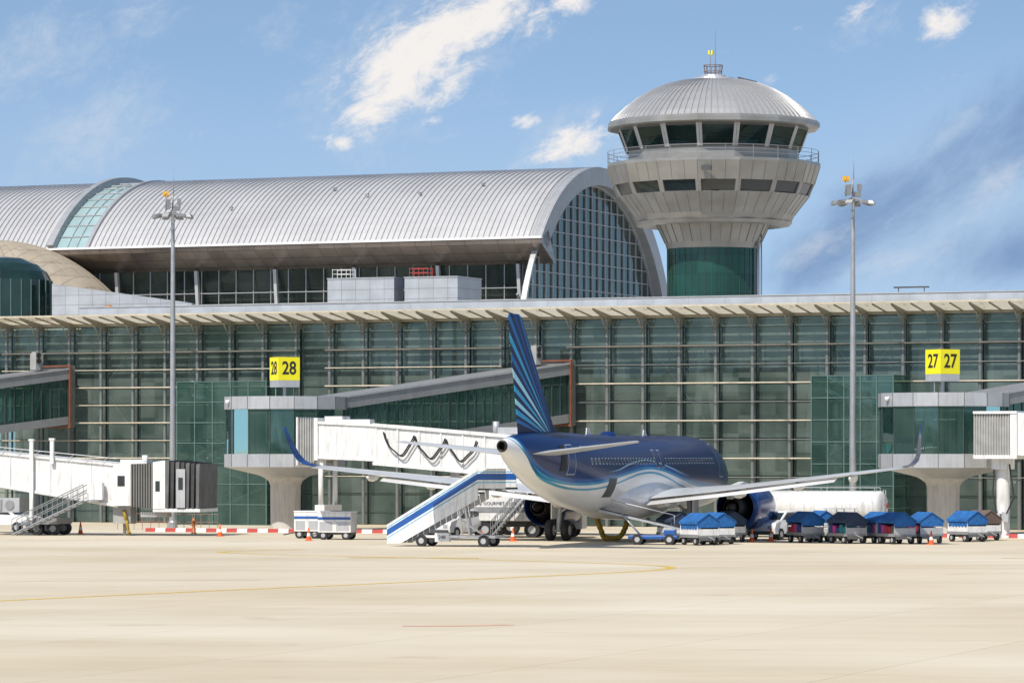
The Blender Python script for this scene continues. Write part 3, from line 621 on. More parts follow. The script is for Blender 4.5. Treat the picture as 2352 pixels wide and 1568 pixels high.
# ---------------------------------------------------------------- floodlight masts
def mastobj(x,D,ytop,lab):
    X=PX(x,D); zt=PZ(ytop,D); e=thing('floodlight_mast',lab,'floodlight mast',(X,D,0),0.3,'floodlight masts on the apron')
    mb=MB(); mb.tube((0,0,0),(0,0,zt),0.24,0.11,14); mb.lathe([(0.3,0),(0.3,0.5),(0.24,0.6)],14,0); mb.make('pole',['steel'],e,fix=False)
    mb=MB()
    for k in range(16):
        q=2*math.pi*k/16;q2=2*math.pi*(k+1)/16
        for r in (0.55,0.95): mb.tube((r*math.cos(q),r*math.sin(q),zt-0.3),(r*math.cos(q2),r*math.sin(q2),zt-0.3),0.035,n=5)
    for k in range(8):
        q=2*math.pi*k/8; mb.tube((0.1*math.cos(q),0.1*math.sin(q),zt-0.1),(0.95*math.cos(q),0.95*math.sin(q),zt-0.3),0.03,n=5)
    mb.make('head_frame',['grey'],e,fix=False)
    m0=MB(); m0.ext([(0.85,-0.2,-0.4),(1.3,-0.22,-0.5),(1.32,-0.22,-0.42),(1.2,-0.15,-0.25),(0.85,-0.12,-0.22)],(0,0.4,0)); 
    l0=m0.make('floodlight',['grey'],e,(0,0,zt)); l0.rotation_euler=(0,0,0.2)
    for k in range(1,8):
        ob=copyp(l0,e,(0,0,zt)); ob.rotation_euler=(0,0,2*math.pi*k/8+0.2)
    mb=MB(); mb.box(-0.42,-0.18,-0.2,0.2,zt+0.1,zt+0.7); mb.box(0.12,0.45,-0.15,0.15,zt,zt+0.3); mb.box(0.3,0.5,-0.2,0.1,zt+0.35,zt+0.75); mb.tube((0,0,zt),(0,0,zt+1.1),0.05); mb.tube((0.05,0,zt+1),(0.05,0,zt+2.6),0.025,0.015); mb.tube((-0.45,0,zt),(-0.45,0,zt+1.0),0.03); mb.box(-0.55,0.5,-0.03,0.03,zt+0.18,zt+0.24)
    mb.make('equipment_box',['grey'],e)
    mb=MB(); mb.box(-0.62,-0.5,-0.1,0.1,zt+0.95,zt+1.2); mb.box(-0.4,-0.28,-0.1,0.1,zt+0.95,zt+1.2); mb.box(-0.62,-0.28,-0.06,0.06,zt+0.88,zt+0.95); mb.make('warning_light',[mat('amber_beacon',(0.75,0.4,0.01),0.4)],e)
mastobj(397,228,484,'tall galvanised floodlight mast with ring of lamps and yellow beacons'); mastobj(1959,214,452,'tall galvanised floodlight mast with ring of lamps and thin rod')

# ---------------------------------------------------------------- rotundas, walkways
def ribbox(mb,x0,x1,y0,y1,a,b,n,mi=0,d=0.06):
    for k in range(n):
        t0=k/n; t1=(k+0.55)/n; t2=(k+1)/n
        f=lambda t:(a[0]+(b[0]-a[0])*t,a[1]+(b[1]-a[1])*t)
        xx=lambda t:x0+(x1-x0)*t
        mb.hexa(xx(t0),xx(t1),y0,y1,f(t0),f(t1),mi)
        i0=f(t1);i1=f(t2); mb.hexa(xx(t1),xx(t2),y0+d,y1-d,(i0[0]+d,i0[1]-d),(i1[0]+d,i1[1]-d),mi)
def rotunda(x,D):
    e=thing('rotunda','grey panelled glass rotunda on a white flared column','jet bridge rotunda',(PX(x,D),D,0),0,'jet bridge rotundas')
    r=3.82; n=16; q0=math.pi/16
    mb=MB(); mb.lathe([(0.01,8.2),(r-0.3,8.2),(r,8.3),(r,7.52),(r-0.12,7.5),(0.01,7.5)],n,0,a0=q0); mb.make('roof_fascia',['lgrey'],e,fix=False)
    mb=MB(); mb.lathe([(r-0.12,7.5),(r-0.12,4.76)],n,0,a0=q0); mb.make('glazing',['glass2'],e,fix=False)
    mb=MB()
    for i in range(n):
        a=Vector((math.cos(q0+2*math.pi*i/n),math.sin(q0+2*math.pi*i/n),0))*(r-0.1)
        mb.tube(a+Vector((0,0,4.7)),a+Vector((0,0,7.5)),0.04,n=4)
        a=a*1.03; mb.tube(a+Vector((0,0,7.52)),a+Vector((0,0,8.29)),0.014,n=4); mb.tube(a+Vector((0,0,4.0)),a+Vector((0,0,4.76)),0.014,n=4)
    mb.make('glazing_bars',['frame'],e,fix=False)
    mb=MB(); mb.lathe([(r-0.15,4.78),(r,4.76),(r,3.98),(r-0.3,3.9),(1.6,3.45),(1.05,3.15)],n,0,a0=q0); mb.lathe([(r-0.12,4.7),(0.01,4.7)],n,0,a0=q0); mb.make('floor_skirt',['lgrey'],e,fix=False)
    mb=MB(); mb.lathe([(1.6,3.5),(1.05,3.1),(0.95,2.85),(0.93,0)],28,0,sm=True); mb.make('column',['concrete'],e,fix=False)
    mb=MB(); mb.tube((1.2,1.5,4.7),(1.2,1.5,7.5),0.18); mb.tube((-1.2,1.5,4.7),(-0.6,1.5,7.5),0.15);mb.tube((-0.2,1.5,4.7),(-0.7,1.5,7.5),0.15);  mb.make('inner_column',['iwhite'],e)
    mb=MB(); mb.lathe([(0.01,-0.13),(0.1,-0.1),(0.13,0),(0.13,0.12),(0.01,0.14)],12,0,c=(0,0),sm=True); mb.tube((0,0,0.1),(0.25,0.1,0.1),0.04); mb.make('camera_dome',['whitec'],e,(-r+0.35,-1.7,7.95))
    return e
RA=(PX(656,225),225.0); RB=(PX(2167,212),212.0)
rotunda(656,225); rotunda(2167,212)
pe=Mx@Vector((BU(1268,-1.2),-1.2,0)); vec=Vector((pe.x-RA[0],pe.y-RA[1],0)); WL=vec.length; WR=math.atan2(vec.y,vec.x)
def walkway(x0,y0,lab):
    e=thing('fixed_walkway',lab,'walkway',(x0,y0,0),WR,'fixed walkways between concourse and rotundas')
    Lx=WL; s0=3.0; hwid=1.55
    zb_=lambda t:4.75+(6.95-4.75)*t; zt_=lambda t:8.3+(10.75-8.3)*t
    f=lambda x,o,base:( (zb_ if base=='b' else zt_)((x-s0)/(Lx-s0))+o)
    mb=MB(); mb.hexa(s0,Lx,-hwid-0.15,hwid+0.15,(f(s0,-0.75,'t'),f(s0,0,'t')),(f(Lx,-0.75,'t'),f(Lx,0,'t'))); mb.make('roof',['grey'],e)
    mb=MB(); mb.hexa(s0,Lx,-hwid-0.22,-hwid-0.1,(f(s0,-0.08,'t'),f(s0,0.05,'t')),(f(Lx,-0.08,'t'),f(Lx,0.05,'t'))); mb.make('roof_gutter',['lgrey'],e)
    mb=MB(); mb.hexa(s0,Lx,-hwid-0.1,hwid+0.1,(f(s0,-0.1,'b'),f(s0,0.45,'b')),(f(Lx,-0.1,'b'),f(Lx,0.45,'b'))); mb.make('floor',['grey'],e)
    mb=MB()
    for y in(-hwid,hwid): mb.quad((s0,y,f(s0,0.45,'b')),(Lx,y,f(Lx,0.45,'b')),(Lx,y,f(Lx,-0.75,'t')),(s0,y,f(s0,-0.75,'t')))
    mb.make('side_glazing',['glass2'],e,fix=False)
    mb=MB(); n=26
    for k in range(n+1):
        x=s0+(Lx-s0)*k/n
        for y in (-hwid-0.03,hwid): mb.box(x-0.03,x+0.03,y-0.02,y+0.03,f(x,0.4,'b'),f(x,-0.7,'t'))
    mb.make('glazing_bars',['frame'],e,fix=False)
    mb=MB()
    for k in range(n):
        x=s0+(Lx-s0)*k/n; x2=s0+(Lx-s0)*(k+1)/n
        a,b_=(x,x2) if k%2 else (x2,x)
        mb.tube((a,hwid-0.25,f(a,0.5,'b')),(b_,hwid-0.25,f(b_,-0.8,'t')),0.07,n=5)
    mb.make('truss',['iwhite'],e,fix=False)
    za_,zb2=f(Lx,-0.35,'b'),f(Lx,0.25,'t')
    x=Lx; mb=MB(); mb.box(x-0.06,x+0.08,-1.85,-1.72,za_,zb2); mb.box(x-0.06,x+0.08,1.72,1.85,za_,zb2); mb.box(x-0.06,x+0.08,-1.72,1.72,zb2-0.13,zb2); mb.box(x-0.06,x+0.08,-1.72,1.72,za_,za_+0.13); mb.make('portal_frame',['brown'],e)
    mb=MB(); mb.box(x+0.08,x+0.5,-1.72,1.72,za_+0.05,zb2-0.05); mb.make('portal_surround',['col'],e)
    mb=MB(); mb.tube((Lx*0.62,0,0),(Lx*0.62,0,f(Lx*0.62,-0.1,'b')),0.3,n=14); mb.make('support_column',['concrete'],e)
    mb=MB(); mb.box(x-2.2,x-1.8,-0.8,-0.3,zb2-0.35,zb2+0.9); mb.box(x-1.9,x-1.2,-0.3,0.3,zb2-0.35,zb2+0.8);
    for zz_ in (0.25,0.65): mb.tube((x-2.0,-0.81,zb2+zz_),(x-2.0,-0.9,zb2+zz_),0.16,0.19,14,1)
    mb.make('roof_fan_unit',['bellow','black'],e)
walkway(RA[0],RA[1],'grey roofed glass walkway rising to the concourse with rust frame')
walkway(RB[0],RB[1],'grey roofed glass walkway leaving the rotunda')
pl=Mx@Vector((BU(126,-1.2),-1.2,0)); walkway(pl.x-vec.x,pl.y-vec.y,'grey roofed glass walkway ending in a rust coloured portal')

def gatesign(x,D,zb_,txt,ang,lab):
    e=thing('gate_sign',lab,'gate sign',(PX(x,D),D,0),R(ang),'gate number signs'); w_=0.70
    mb=MB(); mb.tube((0,0,8.2),(0,0,zb_),0.12); mb.tube((-0.6,0,8.25),(-0.6,0,zb_),0.03); mb.tube((0.6,0,8.25),(0.6,0,zb_),0.03); mb.make('post',['steel'],e,fix=False)
    mb=MB(); mb.box(-w_,w_,-w_,w_,zb_,zb_+0.42); mb.make('sign_base',['lgrey'],e)
    mb=MB(); mb.box(-w_-0.01,w_+0.01,-w_-0.01,w_+0.01,zb_+0.42,zb_+1.85); mb.make('sign_box',['yellow'],e)
    text(txt,1.12,'black',e,(0,-w_-0.02,zb_+1.14),(R(90),0,0),'gate_number',0.85,0.02); text(txt,1.12,'black',e,(-w_-0.02,0,zb_+1.14),(R(90),0,R(-90)),'gate_number',0.85,0.02)
gatesign(654,225,8.9,'28',26,'yellow box sign with black number 28 above the rotunda'); gatesign(2165,212,9.0,'27',32,'yellow box sign with black number 27 above the rotunda')

def wheel(mb,c,r,w_,ax=(0,1,0),mi=0,mr=1):
    c=Vector(c); a=Vector(ax).normalized(); mb.tube(c-a*w_/2,c+a*w_/2,r,r,20,mi,sm=False); mb.tube(c-a*(w_/2+0.01),c+a*(w_/2+0.01),r*0.5,r*0.5,12,mr)
def frame_between(x0,D0,x1,D1):
    a=Vector((PX(x0,D0),D0,0)); b_=Vector((PX(x1,D1),D1,0)); d=b_-a; return a,d.length,math.atan2(d.y,d.x)

# ---------------------------------------------------------------- boarding bridge (centre)
a,LB,rB=frame_between(745,220.5,1500,211)
e=thing('boarding_bridge','white telescopic boarding bridge with hanging black hoses','boarding bridge',a,rB,'boarding bridges')
mb=MB(); ribbox(mb,-1.15,0.05,-1.25,1.25,(4.15,6.95),(4.25,6.95),7,0,0.08); mb.box(-1.2,-1.1,-1.35,1.35,4.1,7.0,1); mb.make('rotating_bellows',['bellow','white'],e)
mb=MB(); mb.hexa(0.05,5.6,-1.15,1.15,(4.6,6.7),(4.35,6.45)); mb.make('inner_tunnel',['white'],e,bevel=0.03)
mb=MB(); sl_=lambda x:-0.078*(x-4.1)
mb.hexa(4.1,19,-1.35,1.35,(4.2,6.55),(4.2+sl_(19),6.55+sl_(19))); mb.make('outer_tunnel',['white'],e,bevel=0.03)
mb=MB()
for k in range(11):
    x=4.3+k*1.45; mb.hexa(x-0.05,x+0.05,-1.42,-1.35,(4.2+sl_(x),6.5+sl_(x)),(4.2+sl_(x),6.5+sl_(x)))
mb.hexa(4.1,19,-1.48,-1.35,(6.42,6.62),(6.42+sl_(19),6.62+sl_(19))); mb.hexa(4.1,19,-1.48,-1.35,(4.12,4.3),(4.12+sl_(19),4.3+sl_(19)))
mb.hexa(0.05,5.0,-1.25,-1.15,(6.6,6.75),(6.38,6.53)); mb.hexa(0.05,5.0,-1.25,-1.15,(4.5,4.7),(4.3,4.5))
mb.box(0.6,3.6,-0.9,-0.3,6.6,6.85); mb.box(0.0,0.25,-1.3,1.3,4.4,6.95); mb.box(0.3,1.5,-0.5,0.5,6.65,7.05); mb.make('stiffening_rails',['white'],e,fix=False)
mb=MB(); pts=[]
for k in range(61):
    t=k/60; x=4.9+t*6.2; pts.append((x,-1.62,6.15+sl_(x)-1.25*abs(math.sin(t*3.0*math.pi))**0.8-(0.08*math.sin(t*40))))
for o in (0,0.06): mb.path([(x+o*2,y-o,z-o) for x,y,z in pts],0.045,6)
mb.make('cable_hose',['black'],e,fix=False)
mb=MB(); mb.tube((0.25,-0.9,1.6),(0.25,-0.9,4.5),0.15,n=12); mb.tube((0.25,0.9,1.6),(0.25,0.9,4.5),0.15,n=12); mb.box(-0.05,0.6,-1.1,1.1,1.35,1.7); mb.box(0.0,0.5,-1.05,-0.7,4.0,4.6); mb.box(0.15,0.35,-0.1,0.1,0,1.35); mb.make('support_leg',['white'],e)
mb=MB(); mb.tube((12.5,-1.2,0.8),(12.5,-1.2,4.0),0.2,n=12); mb.tube((12.5,1.2,0.8),(12.5,1.2,4.0),0.2,n=12); mb.box(12.1,12.9,-1.5,1.5,0.6,1.0); wheel(mb,(12.1,-0.6,0.5),0.5,0.35,(0,1,0),1,0); wheel(mb,(12.9,-0.6,0.5),0.5,0.35,(0,1,0),1,0);wheel(mb,(12.1,0.6,0.5),0.5,0.35,(0,1,0),1,0); mb.make('drive_column',['white','black'],e,fix=False)
mb=MB(); z_=4.2+sl_(19); mb.box(19,LB,-1.7,1.7,z_-0.1,z_+2.6); mb.make('cab',['white'],e,bevel=0.05)
mb=MB(); mb.box(12,14.5,-0.6,0.6,5.95,6.35); mb.tube((11.6,0,6.0),(11.6,0,6.7),0.2); mb.make('roof_air_unit',['lgrey'],e)

def servicestair(parent,x0,x1,y,z1,name='service_stair',mt='grey'):
    mb=MB(); n=12
    for k in range(n):
        t=(k+0.5)/n; x=x0+(x1-x0)*t; z=z1*t; mb.box(x-0.14,x+0.14,y-0.4,y+0.4,z-0.02,z+0.02)
    for yy in (y-0.4,y+0.4):
        mb.tube((x0,yy,0.05),(x1,yy,z1),0.06,n=6)
        for o in (0.5,0.95): mb.tube((x0,yy,o),(x1,yy,z1+o),0.03,n=6)
        for k in range(8): 
            t=k/7; mb.tube((x0+(x1-x0)*t,yy,z1*t),(x0+(x1-x0)*t,yy,z1*t+0.95),0.022,n=5)
    sg=1 if x1>x0 else -1
    mb.box(min(x1,x1+sg*0.9),max(x1,x1+sg*0.9),y-0.4,y+0.4,z1-0.03,z1+0.03)
    return mb.make(name,[mt],parent,fix=False)

# ---------------------------------------------------------------- boarding bridge (retracted)
a,LL,rL=frame_between(-70,216,490,212.5)
e=thing('boarding_bridge','retracted white boarding bridge with dark bellows cab and stair','boarding bridge',a,rL,'boarding bridges')
q=lambda px:(px+70)/560*LL
t0,t1=q(-70),q(290)
mb=MB(); zt_=lambda x:5.12-0.092*x; zb_=lambda x:3.15-0.155*x
mb.hexa(t0,t1,-1.35,1.35,(zb_(t0),zt_(t0)),(zb_(t1),zt_(t1))); mb.make('tunnel',['white'],e,bevel=0.03)
mb=MB()
for z in ('t','b'):
    f=zt_ if z=='t' else zb_; o=-0.15 if z=='t' else 0.05
    mb.hexa(t0,t1,-1.45,-1.35,(f(t0)+o,f(t0)+o+0.14),(f(t1)+o,f(t1)+o+0.14))
for k in range(7):
    x=t0+0.6+k*1.25; mb.hexa(x-0.03,x+0.03,-1.4,-1.35,(zb_(x),zt_(x)),(zb_(x),zt_(x)))
mb.make('stiffening_rails',['white'],e,fix=False)
mb=MB()
for k in range(9):
    x=t0+0.4+k*1.05; mb.tube((x,-1.55,zt_(x)-0.05),(x+0.45,-1.55,zt_(x+0.45)+0.28),0.018,n=5)
mb.tube((t0,-1.55,zt_(t0)+0.28),(t1,-1.55,zt_(t1)+0.28),0.03,n=6)
mb.make('roof_handrail',['lgrey'],e,fix=False)
for px,zt2,zb2 in((96,5.65,0.9),(143,5.7,4.2)):
    x=q(px); mb=MB(); mb.box(x-0.11,x+0.11,-1.62,-1.45,zb2,zt2); mb.box(x-0.16,x+0.16,-1.66,-1.42,zt2-0.12,zt2); mb.make('lift_column',['white'],e)
mb=MB(); mb.box(q(85),q(150),-1.3,1.3,0.65,1.0); mb.make('bogie_frame',['grey'],e)
for px in (100,138):
    for y in (-0.9,0.9):
        mb=MB(); wheel(mb,(q(px),y,0.40),0.40,0.35,(0,1,0),0,1); mb.make('bogie_wheel',['black','grey'],e,fix=False)
mb=MB(); mb.box(q(-10),q(70),-1.7,-0.2,1.35,2.2); mb.box(q(0),q(30),-1.75,-1.7,1.45,2.1,1); mb.tube((q(48),-1.75,1.78),(q(48),-1.7,1.78),0.28,mi=1,n=16); mb.make('air_conditioning_unit',['lgrey','grey'],e)
mb=MB(); mb.box(q(282),q(322),-1.5,1.5,1.75,4.2); mb.box(q(292),q(308),-1.53,-1.5,2.9,3.5,1); mb.box(q(285),q(345),-0.5,0.5,4.2,4.45); mb.tube((q(335),0,4.2),(q(335),0,4.7),0.18); mb.make('junction_box',['white','win'],e)
mb=MB(); ribbox(mb,q(322),q(374),-1.55,1.55,(1.7,4.15),(1.6,4.25),9,0,0.1); mb.make('rotating_bellows',[mat('dark_bellows',(0.15,0.15,0.14),0.7)],e)
mb=MB(); mb.hexa(q(374),q(402),-1.7,1.7,(1.5,4.3),(1.5,4.4)); mb.box(q(380),q(390),-1.73,-1.7,2.6,3.2,1); mb.box(q(374),q(480),-1.7,1.7,1.4,1.6); mb.make('cab',['white','win'],e,bevel=0.03)
mb=MB()
for k in range(7):
    x=q(402)+k*0.31; o=0.03*k; mb.ext([(x,-1.65,1.62),(x+0.2,-1.75,1.6),(x+0.26,-1.75,4.4-o),(x,-1.65,4.35-o)],(0,3.4,0),0 if k%2 else 1)
mb.make('canopy_hood',[mat('black_bellows_hood',(0.05,0.05,0.053),0.75,0,0.3),mat('grey_bellows_hood',(0.12,0.12,0.12),0.75,0,0.3)],e,fix=False)
mb=MB(); mb.box(q(428),q(448),-1.8,-1.76,1.65,3.9,1); mb.box(q(433),q(443),-1.82,-1.8,2.7,3.4,0); mb.make('cab_door',['win','lgrey'],e,fix=False)
servicestair(e,q(62),q(225),-1.95,2.05)
mb=MB(); mb.box(q(228),q(262),-1.9,-1.5,2.1,3.1); mb.box(q(275),q(315),-1.0,0.0,0.7,1.7,1); mb.tube((q(295),-0.5,0),(q(295),-0.5,0.8),0.1,mi=1); mb.box(q(340),q(400),-1.2,-0.4,1.1,1.4,1); mb.path([(q(300),-1.1,1.5),(q(308),-1.2,0.9),(q(312),-1.2,0.3),(q(316),-1.2,0.1)],0.10,8,2); mb.make('control_cabinet',['white','bellow','amber'],e)

# ---------------------------------------------------------------- boarding bridge at gate 27
a,LRr,rR=frame_between(2255,208,2600,204)
e=thing('boarding_bridge','white boarding bridge with ribbed round bellows on a steel column','boarding bridge',a,rR,'boarding bridges')
mb=MB(); ribbox(mb,0.0,2.2,-1.4,1.4,(4.7,7.05),(4.7,7.05),14,0,0.06); mb.make('rotating_bellows',['bellow'],e)
mb=MB(); mb.box(0,2.6,-1.5,1.5,4.5,4.72); mb.box(0,2.6,-1.5,1.5,7.05,7.2); mb.box(2.2,2.6,-1.45,1.45,4.7,7.05); mb.hexa(2.6,8.5,-1.3,1.3,(4.7,7.1),(4.3,6.7)); mb.make('tunnel',['white'],e)
mb=MB(); mb.tube((1.35,-0.2,0),(1.35,-0.2,4.1),0.38,n=18); mb.box(0.9,1.8,-0.9,0.5,3.9,4.5); mb.box(0.85,1.85,-0.7,0.3,0,0.15); mb.make('column',['white'],e,fix=False)
mb=MB(); mb.box(0.9,1.4,-0.9,-0.55,0.2,1.4); mb.box(1.5,1.9,-0.9,-0.6,0.9,1.5); mb.make('electrical_cabinet',['lgrey'],e,bevel=0.02)
mb=MB(); mb.path([(1.0,-0.7,4.2),(0.95,-0.8,2.5),(1.2,-0.9,1.4)],0.04); mb.path([(1.9,-0.7,4.2),(2.2,-0.8,2.3),(1.8,-0.9,1.4)],0.05); mb.make('cable_hose',['black'],e,fix=False)

# ---------------------------------------------------------------- aircraft
YAW=R(19.5); AX0=-0.5; AY0=180.0
ac=thing('passenger_airplane','twin engine airliner in dark blue and white parked at gate','airplane',(AX0,AY0,0),-YAW)
ST_=[(0.0,5.15,.27,.30),(0.8,5.06,.46,.52),(2,4.90,.76,.84),(4,4.64,1.15,1.22),(6,4.38,1.48,1.52),(8,4.14,1.72,1.76),(10,3.94,1.88,1.93),(12,3.80,1.95,2.02),(14,3.73,1.975,2.07),(20,3.72,1.975,2.07),(26,3.72,1.975,2.07),(31,3.72,1.97,2.07),(33,3.66,1.88,1.97),(34.5,3.53,1.66,1.74),(35.8,3.36,1.28,1.33),(36.8,3.2,.82,.84),(37.4,3.08,.38,.38),(37.57,3.05,.02,.02)]
def catm(y,T=None):
    T=T or ST_
    for i in range(len(T)-1):
        if T[i][0]<=y<=T[i+1][0]:
            p1,p2=T[i],T[i+1]; p0=T[max(i-1,0)]; p3=T[min(i+2,len(T)-1)]; t=(y-p1[0])/(p2[0]-p1[0]); o=[]
            for k in range(1,len(p1)):
                m1=(p2[k]-p0[k])/(p2[0]-p0[0])*(p2[0]-p1[0]); m2=(p3[k]-p1[k])/(p3[0]-p1[0])*(p2[0]-p1[0])
                o.append((2*t**3-3*t*t+1)*p1[k]+(t**3-2*t*t+t)*m1+(-2*t**3+3*t*t)*p2[k]+(t**3-t*t)*m2)
            return o
    return T[-1][1:]
ys=[k*0.4 for k in range(93)]+[37.3,37.5,37.57]
m,nt,out=newmat('fuselage_livery'); M['livery']=m
b=nt.nodes.new('ShaderNodeBsdfPrincipled'); L(nt,b.outputs[0],out.inputs[0]); b.inputs['Roughness'].default_value=0.3; b.inputs['Specular IOR Level'].default_value=0.4; b.inputs['Coat Weight'].default_value=0.08; b.inputs['Coat Roughness'].default_value=0.05
tc=nt.nodes.new('ShaderNodeTexCoord'); sp=nt.nodes.new('ShaderNodeSeparateXYZ'); L(nt,tc.outputs['Object'],sp.inputs[0])
def mm(op,a,b_=None,c_=None):
    n=nt.nodes.new('ShaderNodeMath'); n.operation=op
    for i,x in enumerate((a,b_,c_)):
        if x is None: continue
        if isinstance(x,(int,float)): n.inputs[i].default_value=x
        else: L(nt,x,n.inputs[i])
    return n.outputs[0]
bd=[(0,6.6),(0.8,5.9),(1.6,4.95),(3.0,4.1),(5,3.55),(7,3.32),(10,3.35),(14,3.8),(18.0,4.1),(21,3.95),(24,3.55),(27,3.15),(31,2.9),(37.57,2.7)]
tt=mm('DIVIDE',sp.outputs[1],37.57)
yy_=[0,0.4,0.8,1.2,1.6,2.0,2.5,3,3.6,4.3,5,6,7,8,9,10,11.5,13,14.5,16,17,18,19,20,21,22.5,24,26,28,31,37.57]
zb1=mm('MULTIPLY',ramp(tt,[(y/37.57,(catm(y,bd)[0]/8,)*3) for y in yy_]),8.0)
bd2=[(0,6.0),(2,4.55),(4,3.6),(7,3.0),(10,2.95),(13,3.25),(16,3.65),(19,3.75),(22,3.4),(26,2.8),(37.57,2.3)]
zb2_=mm('MULTIPLY',ramp(tt,[(y/37.57,(catm(y,bd2)[0]/8,)*3) for y in yy_]),8.0)
bd3=[(0,6.9),(4,5.0),(8,3.9),(12,3.85),(15,4.25),(18,4.45),(21,4.2),(24,3.75),(28,3.3),(37.57,2.9)]
zb3_=mm('MULTIPLY',ramp(tt,[(y/37.57,(catm(y,bd3)[0]/8,)*3) for y in yy_]),8.0)
d=mm('SUBTRACT',sp.outputs[2],zb1); sc=mm('MULTIPLY_ADD',d,0.25,0.5); sc2=mm('MULTIPLY_ADD',mm('SUBTRACT',sp.outputs[2],zb2_),0.25,0.5); sc3=mm('MULTIPLY_ADD',mm('SUBTRACT',sp.outputs[2],zb3_),0.25,0.5)
k_=lambda dd:0.5+dd*0.25
NAVY=(0.003,0.022,0.105); CY=(0.04,0.28,0.50); MBL=(0.010,0.09,0.32); WH=(0.82,0.82,0.81)
cr=ramp(sc,[(0.0,WH),(k_(-0.16),CY),(k_(-0.03),MBL),(k_(0.16),NAVY)],'CONSTANT')
cr2=ramp(sc2,[(0.0,(1,1,1)),(k_(-0.05),(0.10,0.42,0.62)),(k_(0.06),(1,1,1))],'CONSTANT')
nz=gn(1.2,(1,0.25,1.5)); c5=ramp(nz,[(0.35,(0.93,0.925,0.91)),(0.65,(1,1,1))])
yl=ramp(tt,[(11.0/37.57,(0,0,0)),(13.5/37.57,(1,1,1)),(23/37.57,(1,1,1)),(26/37.57,(0,0,0))])
bb3=ramp(sc3,[(0.0,(0,0,0)),(k_(-0.05),(1,1,1)),(k_(0.03),(0,0,0))],'CONSTANT')
fm=nt.nodes.new('ShaderNodeMixRGB'); L(nt,mul(yl,bb3),fm.inputs[0]); L(nt,mul(mul(cr,cr2),c5),fm.inputs[1]); fm.inputs[2].default_value=(0.30,0.52,0.68,1)
L(nt,fm.outputs[0],b.inputs['Base Color'])
mb=MB(); rings=[]
for y in ys:
    zc_,w_,h_=catm(y); rings.append([(w_*math.cos(2*math.pi*i/56),y,zc_+h_*math.sin(2*math.pi*i/56)) for i in range(56)])
mb.loft(rings,cap=False); fus=mb.make('fuselage',['livery'],ac)
mb=MB(); 
mb.loft([[(r*math.cos(2*math.pi*i/24),y,5.15+r*1.08*math.sin(2*math.pi*i/24)) for i in range(24)] for r,y in((0.275,0.25),(0.285,0.0),(0.25,-0.10),(0.20,-0.08),(0.17,0.1),(0.15,0.5),(0.01,0.5))],cap=False); mb.make('exhaust_outlet',[mat('burnt_metal',(0.05,0.045,0.04),0.45,0.7)],fus)
mb=MB(); rings=[]
for k in range(25):
    y=13.2+k*0.52; t=k/24; s_=math.sin(math.pi*t)**0.55 if 0<t<1 else 0.0
    rings.append([((1.2+1.0*s_)*math.copysign(abs(math.cos(a_))**0.75,math.cos(a_)),y,2.55+(0.25+1.02*s_)*math.copysign(abs(math.sin(a_))**0.85,math.sin(a_))-0.1*s_) for a_ in [2*math.pi*i/40 for i in range(40)]])
mb.loft(rings); mb.make('belly_fairing',['whitec'],ac)
def patch(y0,y1,z0,z1,side,off,mt,name,par,nn=5,ny=2):
    mb=MB(); rows=[]
    for j in range(nn+1):
        z=z0+(z1-z0)*j/nn; row=[]
        for i in range(ny+1):
            y=y0+(y1-y0)*i/ny; zc_,w_,h_=catm(y); x=w_*math.sqrt(max(0,1-((z-zc_)/h_)**2)); nx=Vector((x/w_**2,0,(z-zc_)/h_**2)).normalized()
            row.append((side*(x+nx.x*off),y,z+nx.z*off))
        rows.append(row)
    mb.loft(rows,closed=False,cap=False,sm=True); return mb.make(name,[mt],par,fix=False)
M['doorb']=mat('door_blue',(0.004,0.024,0.11),0.3,coat=0.1)
def door(y0,y1,z0,z1,side):
    w_=0.045; patch(y0,y1,z0,z1,side,0.006,'wsur','door_outline',fus,8); patch(y0+w_,y1-w_,z0+w_,z1-w_,side,0.013,'doorb','door',fus,8)
M['wsur']=mat('window_surround',(0.40,0.46,0.54),0.4)
for sd_ in (1,-1):
    door(6.0,6.85,3.7,5.25,sd_); door(31.8,32.7,3.45,5.35,sd_)
    for yy in (19.6,20.6): door(yy,yy+0.55,4.0,5.0,sd_)
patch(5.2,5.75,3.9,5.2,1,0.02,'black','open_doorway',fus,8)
ys_=[8.9+0.53*i for i in range(42) if not (19.5<8.9+0.53*i<21.2)]
for sd_ in(1,-1):
    for y in ys_:
        if sd_<0 and y>22: continue
        o=patch(y-0.12,y+0.12,4.22,4.56,sd_,0.008,'wsur','window',fus,2,1); patch(y-0.085,y+0.085,4.27,4.51,sd_,0.014,'win','window_pane',o,2,1)
text('AZAL.AZ',0.42,'wsur',ac,(1.60,7.95,5.02),(R(72),0,R(90+7)),'lettering')
patch(11.4,12.6,2.5,3.5,1,0.01,'dgrey','cargo_hatch',fus,6)
def airfoil(yle,ch,z,th,x,tw_=0,n=12):
    up=[];lo=[]
    for i in range(n+1):
        t=(1-math.cos(math.pi*i/n))/2; yt=th*ch*2.6*(0.2969*math.sqrt(t)-0.126*t-0.3516*t*t+0.2843*t**3-0.1015*t**4)*1.9
        up.append((x,yle-ch*t,z+yt-tw_*t)); lo.append((x,yle-ch*t,z-yt*0.7-tw_*t))
    return up+lo[::-1][1:-1]
M['wingm']=mat('wing_grey_paint',(0.58,0.60,0.62),0.35,0.1,0.08,1.0,coat=0.2,dirt=0.15)
m,nt,out=newmat('fin_livery'); M['fin']=m
b=nt.nodes.new('ShaderNodeBsdfPrincipled'); L(nt,b.outputs[0],out.inputs[0]); b.inputs['Roughness'].default_value=0.45; b.inputs['Specular IOR Level'].default_value=0.25
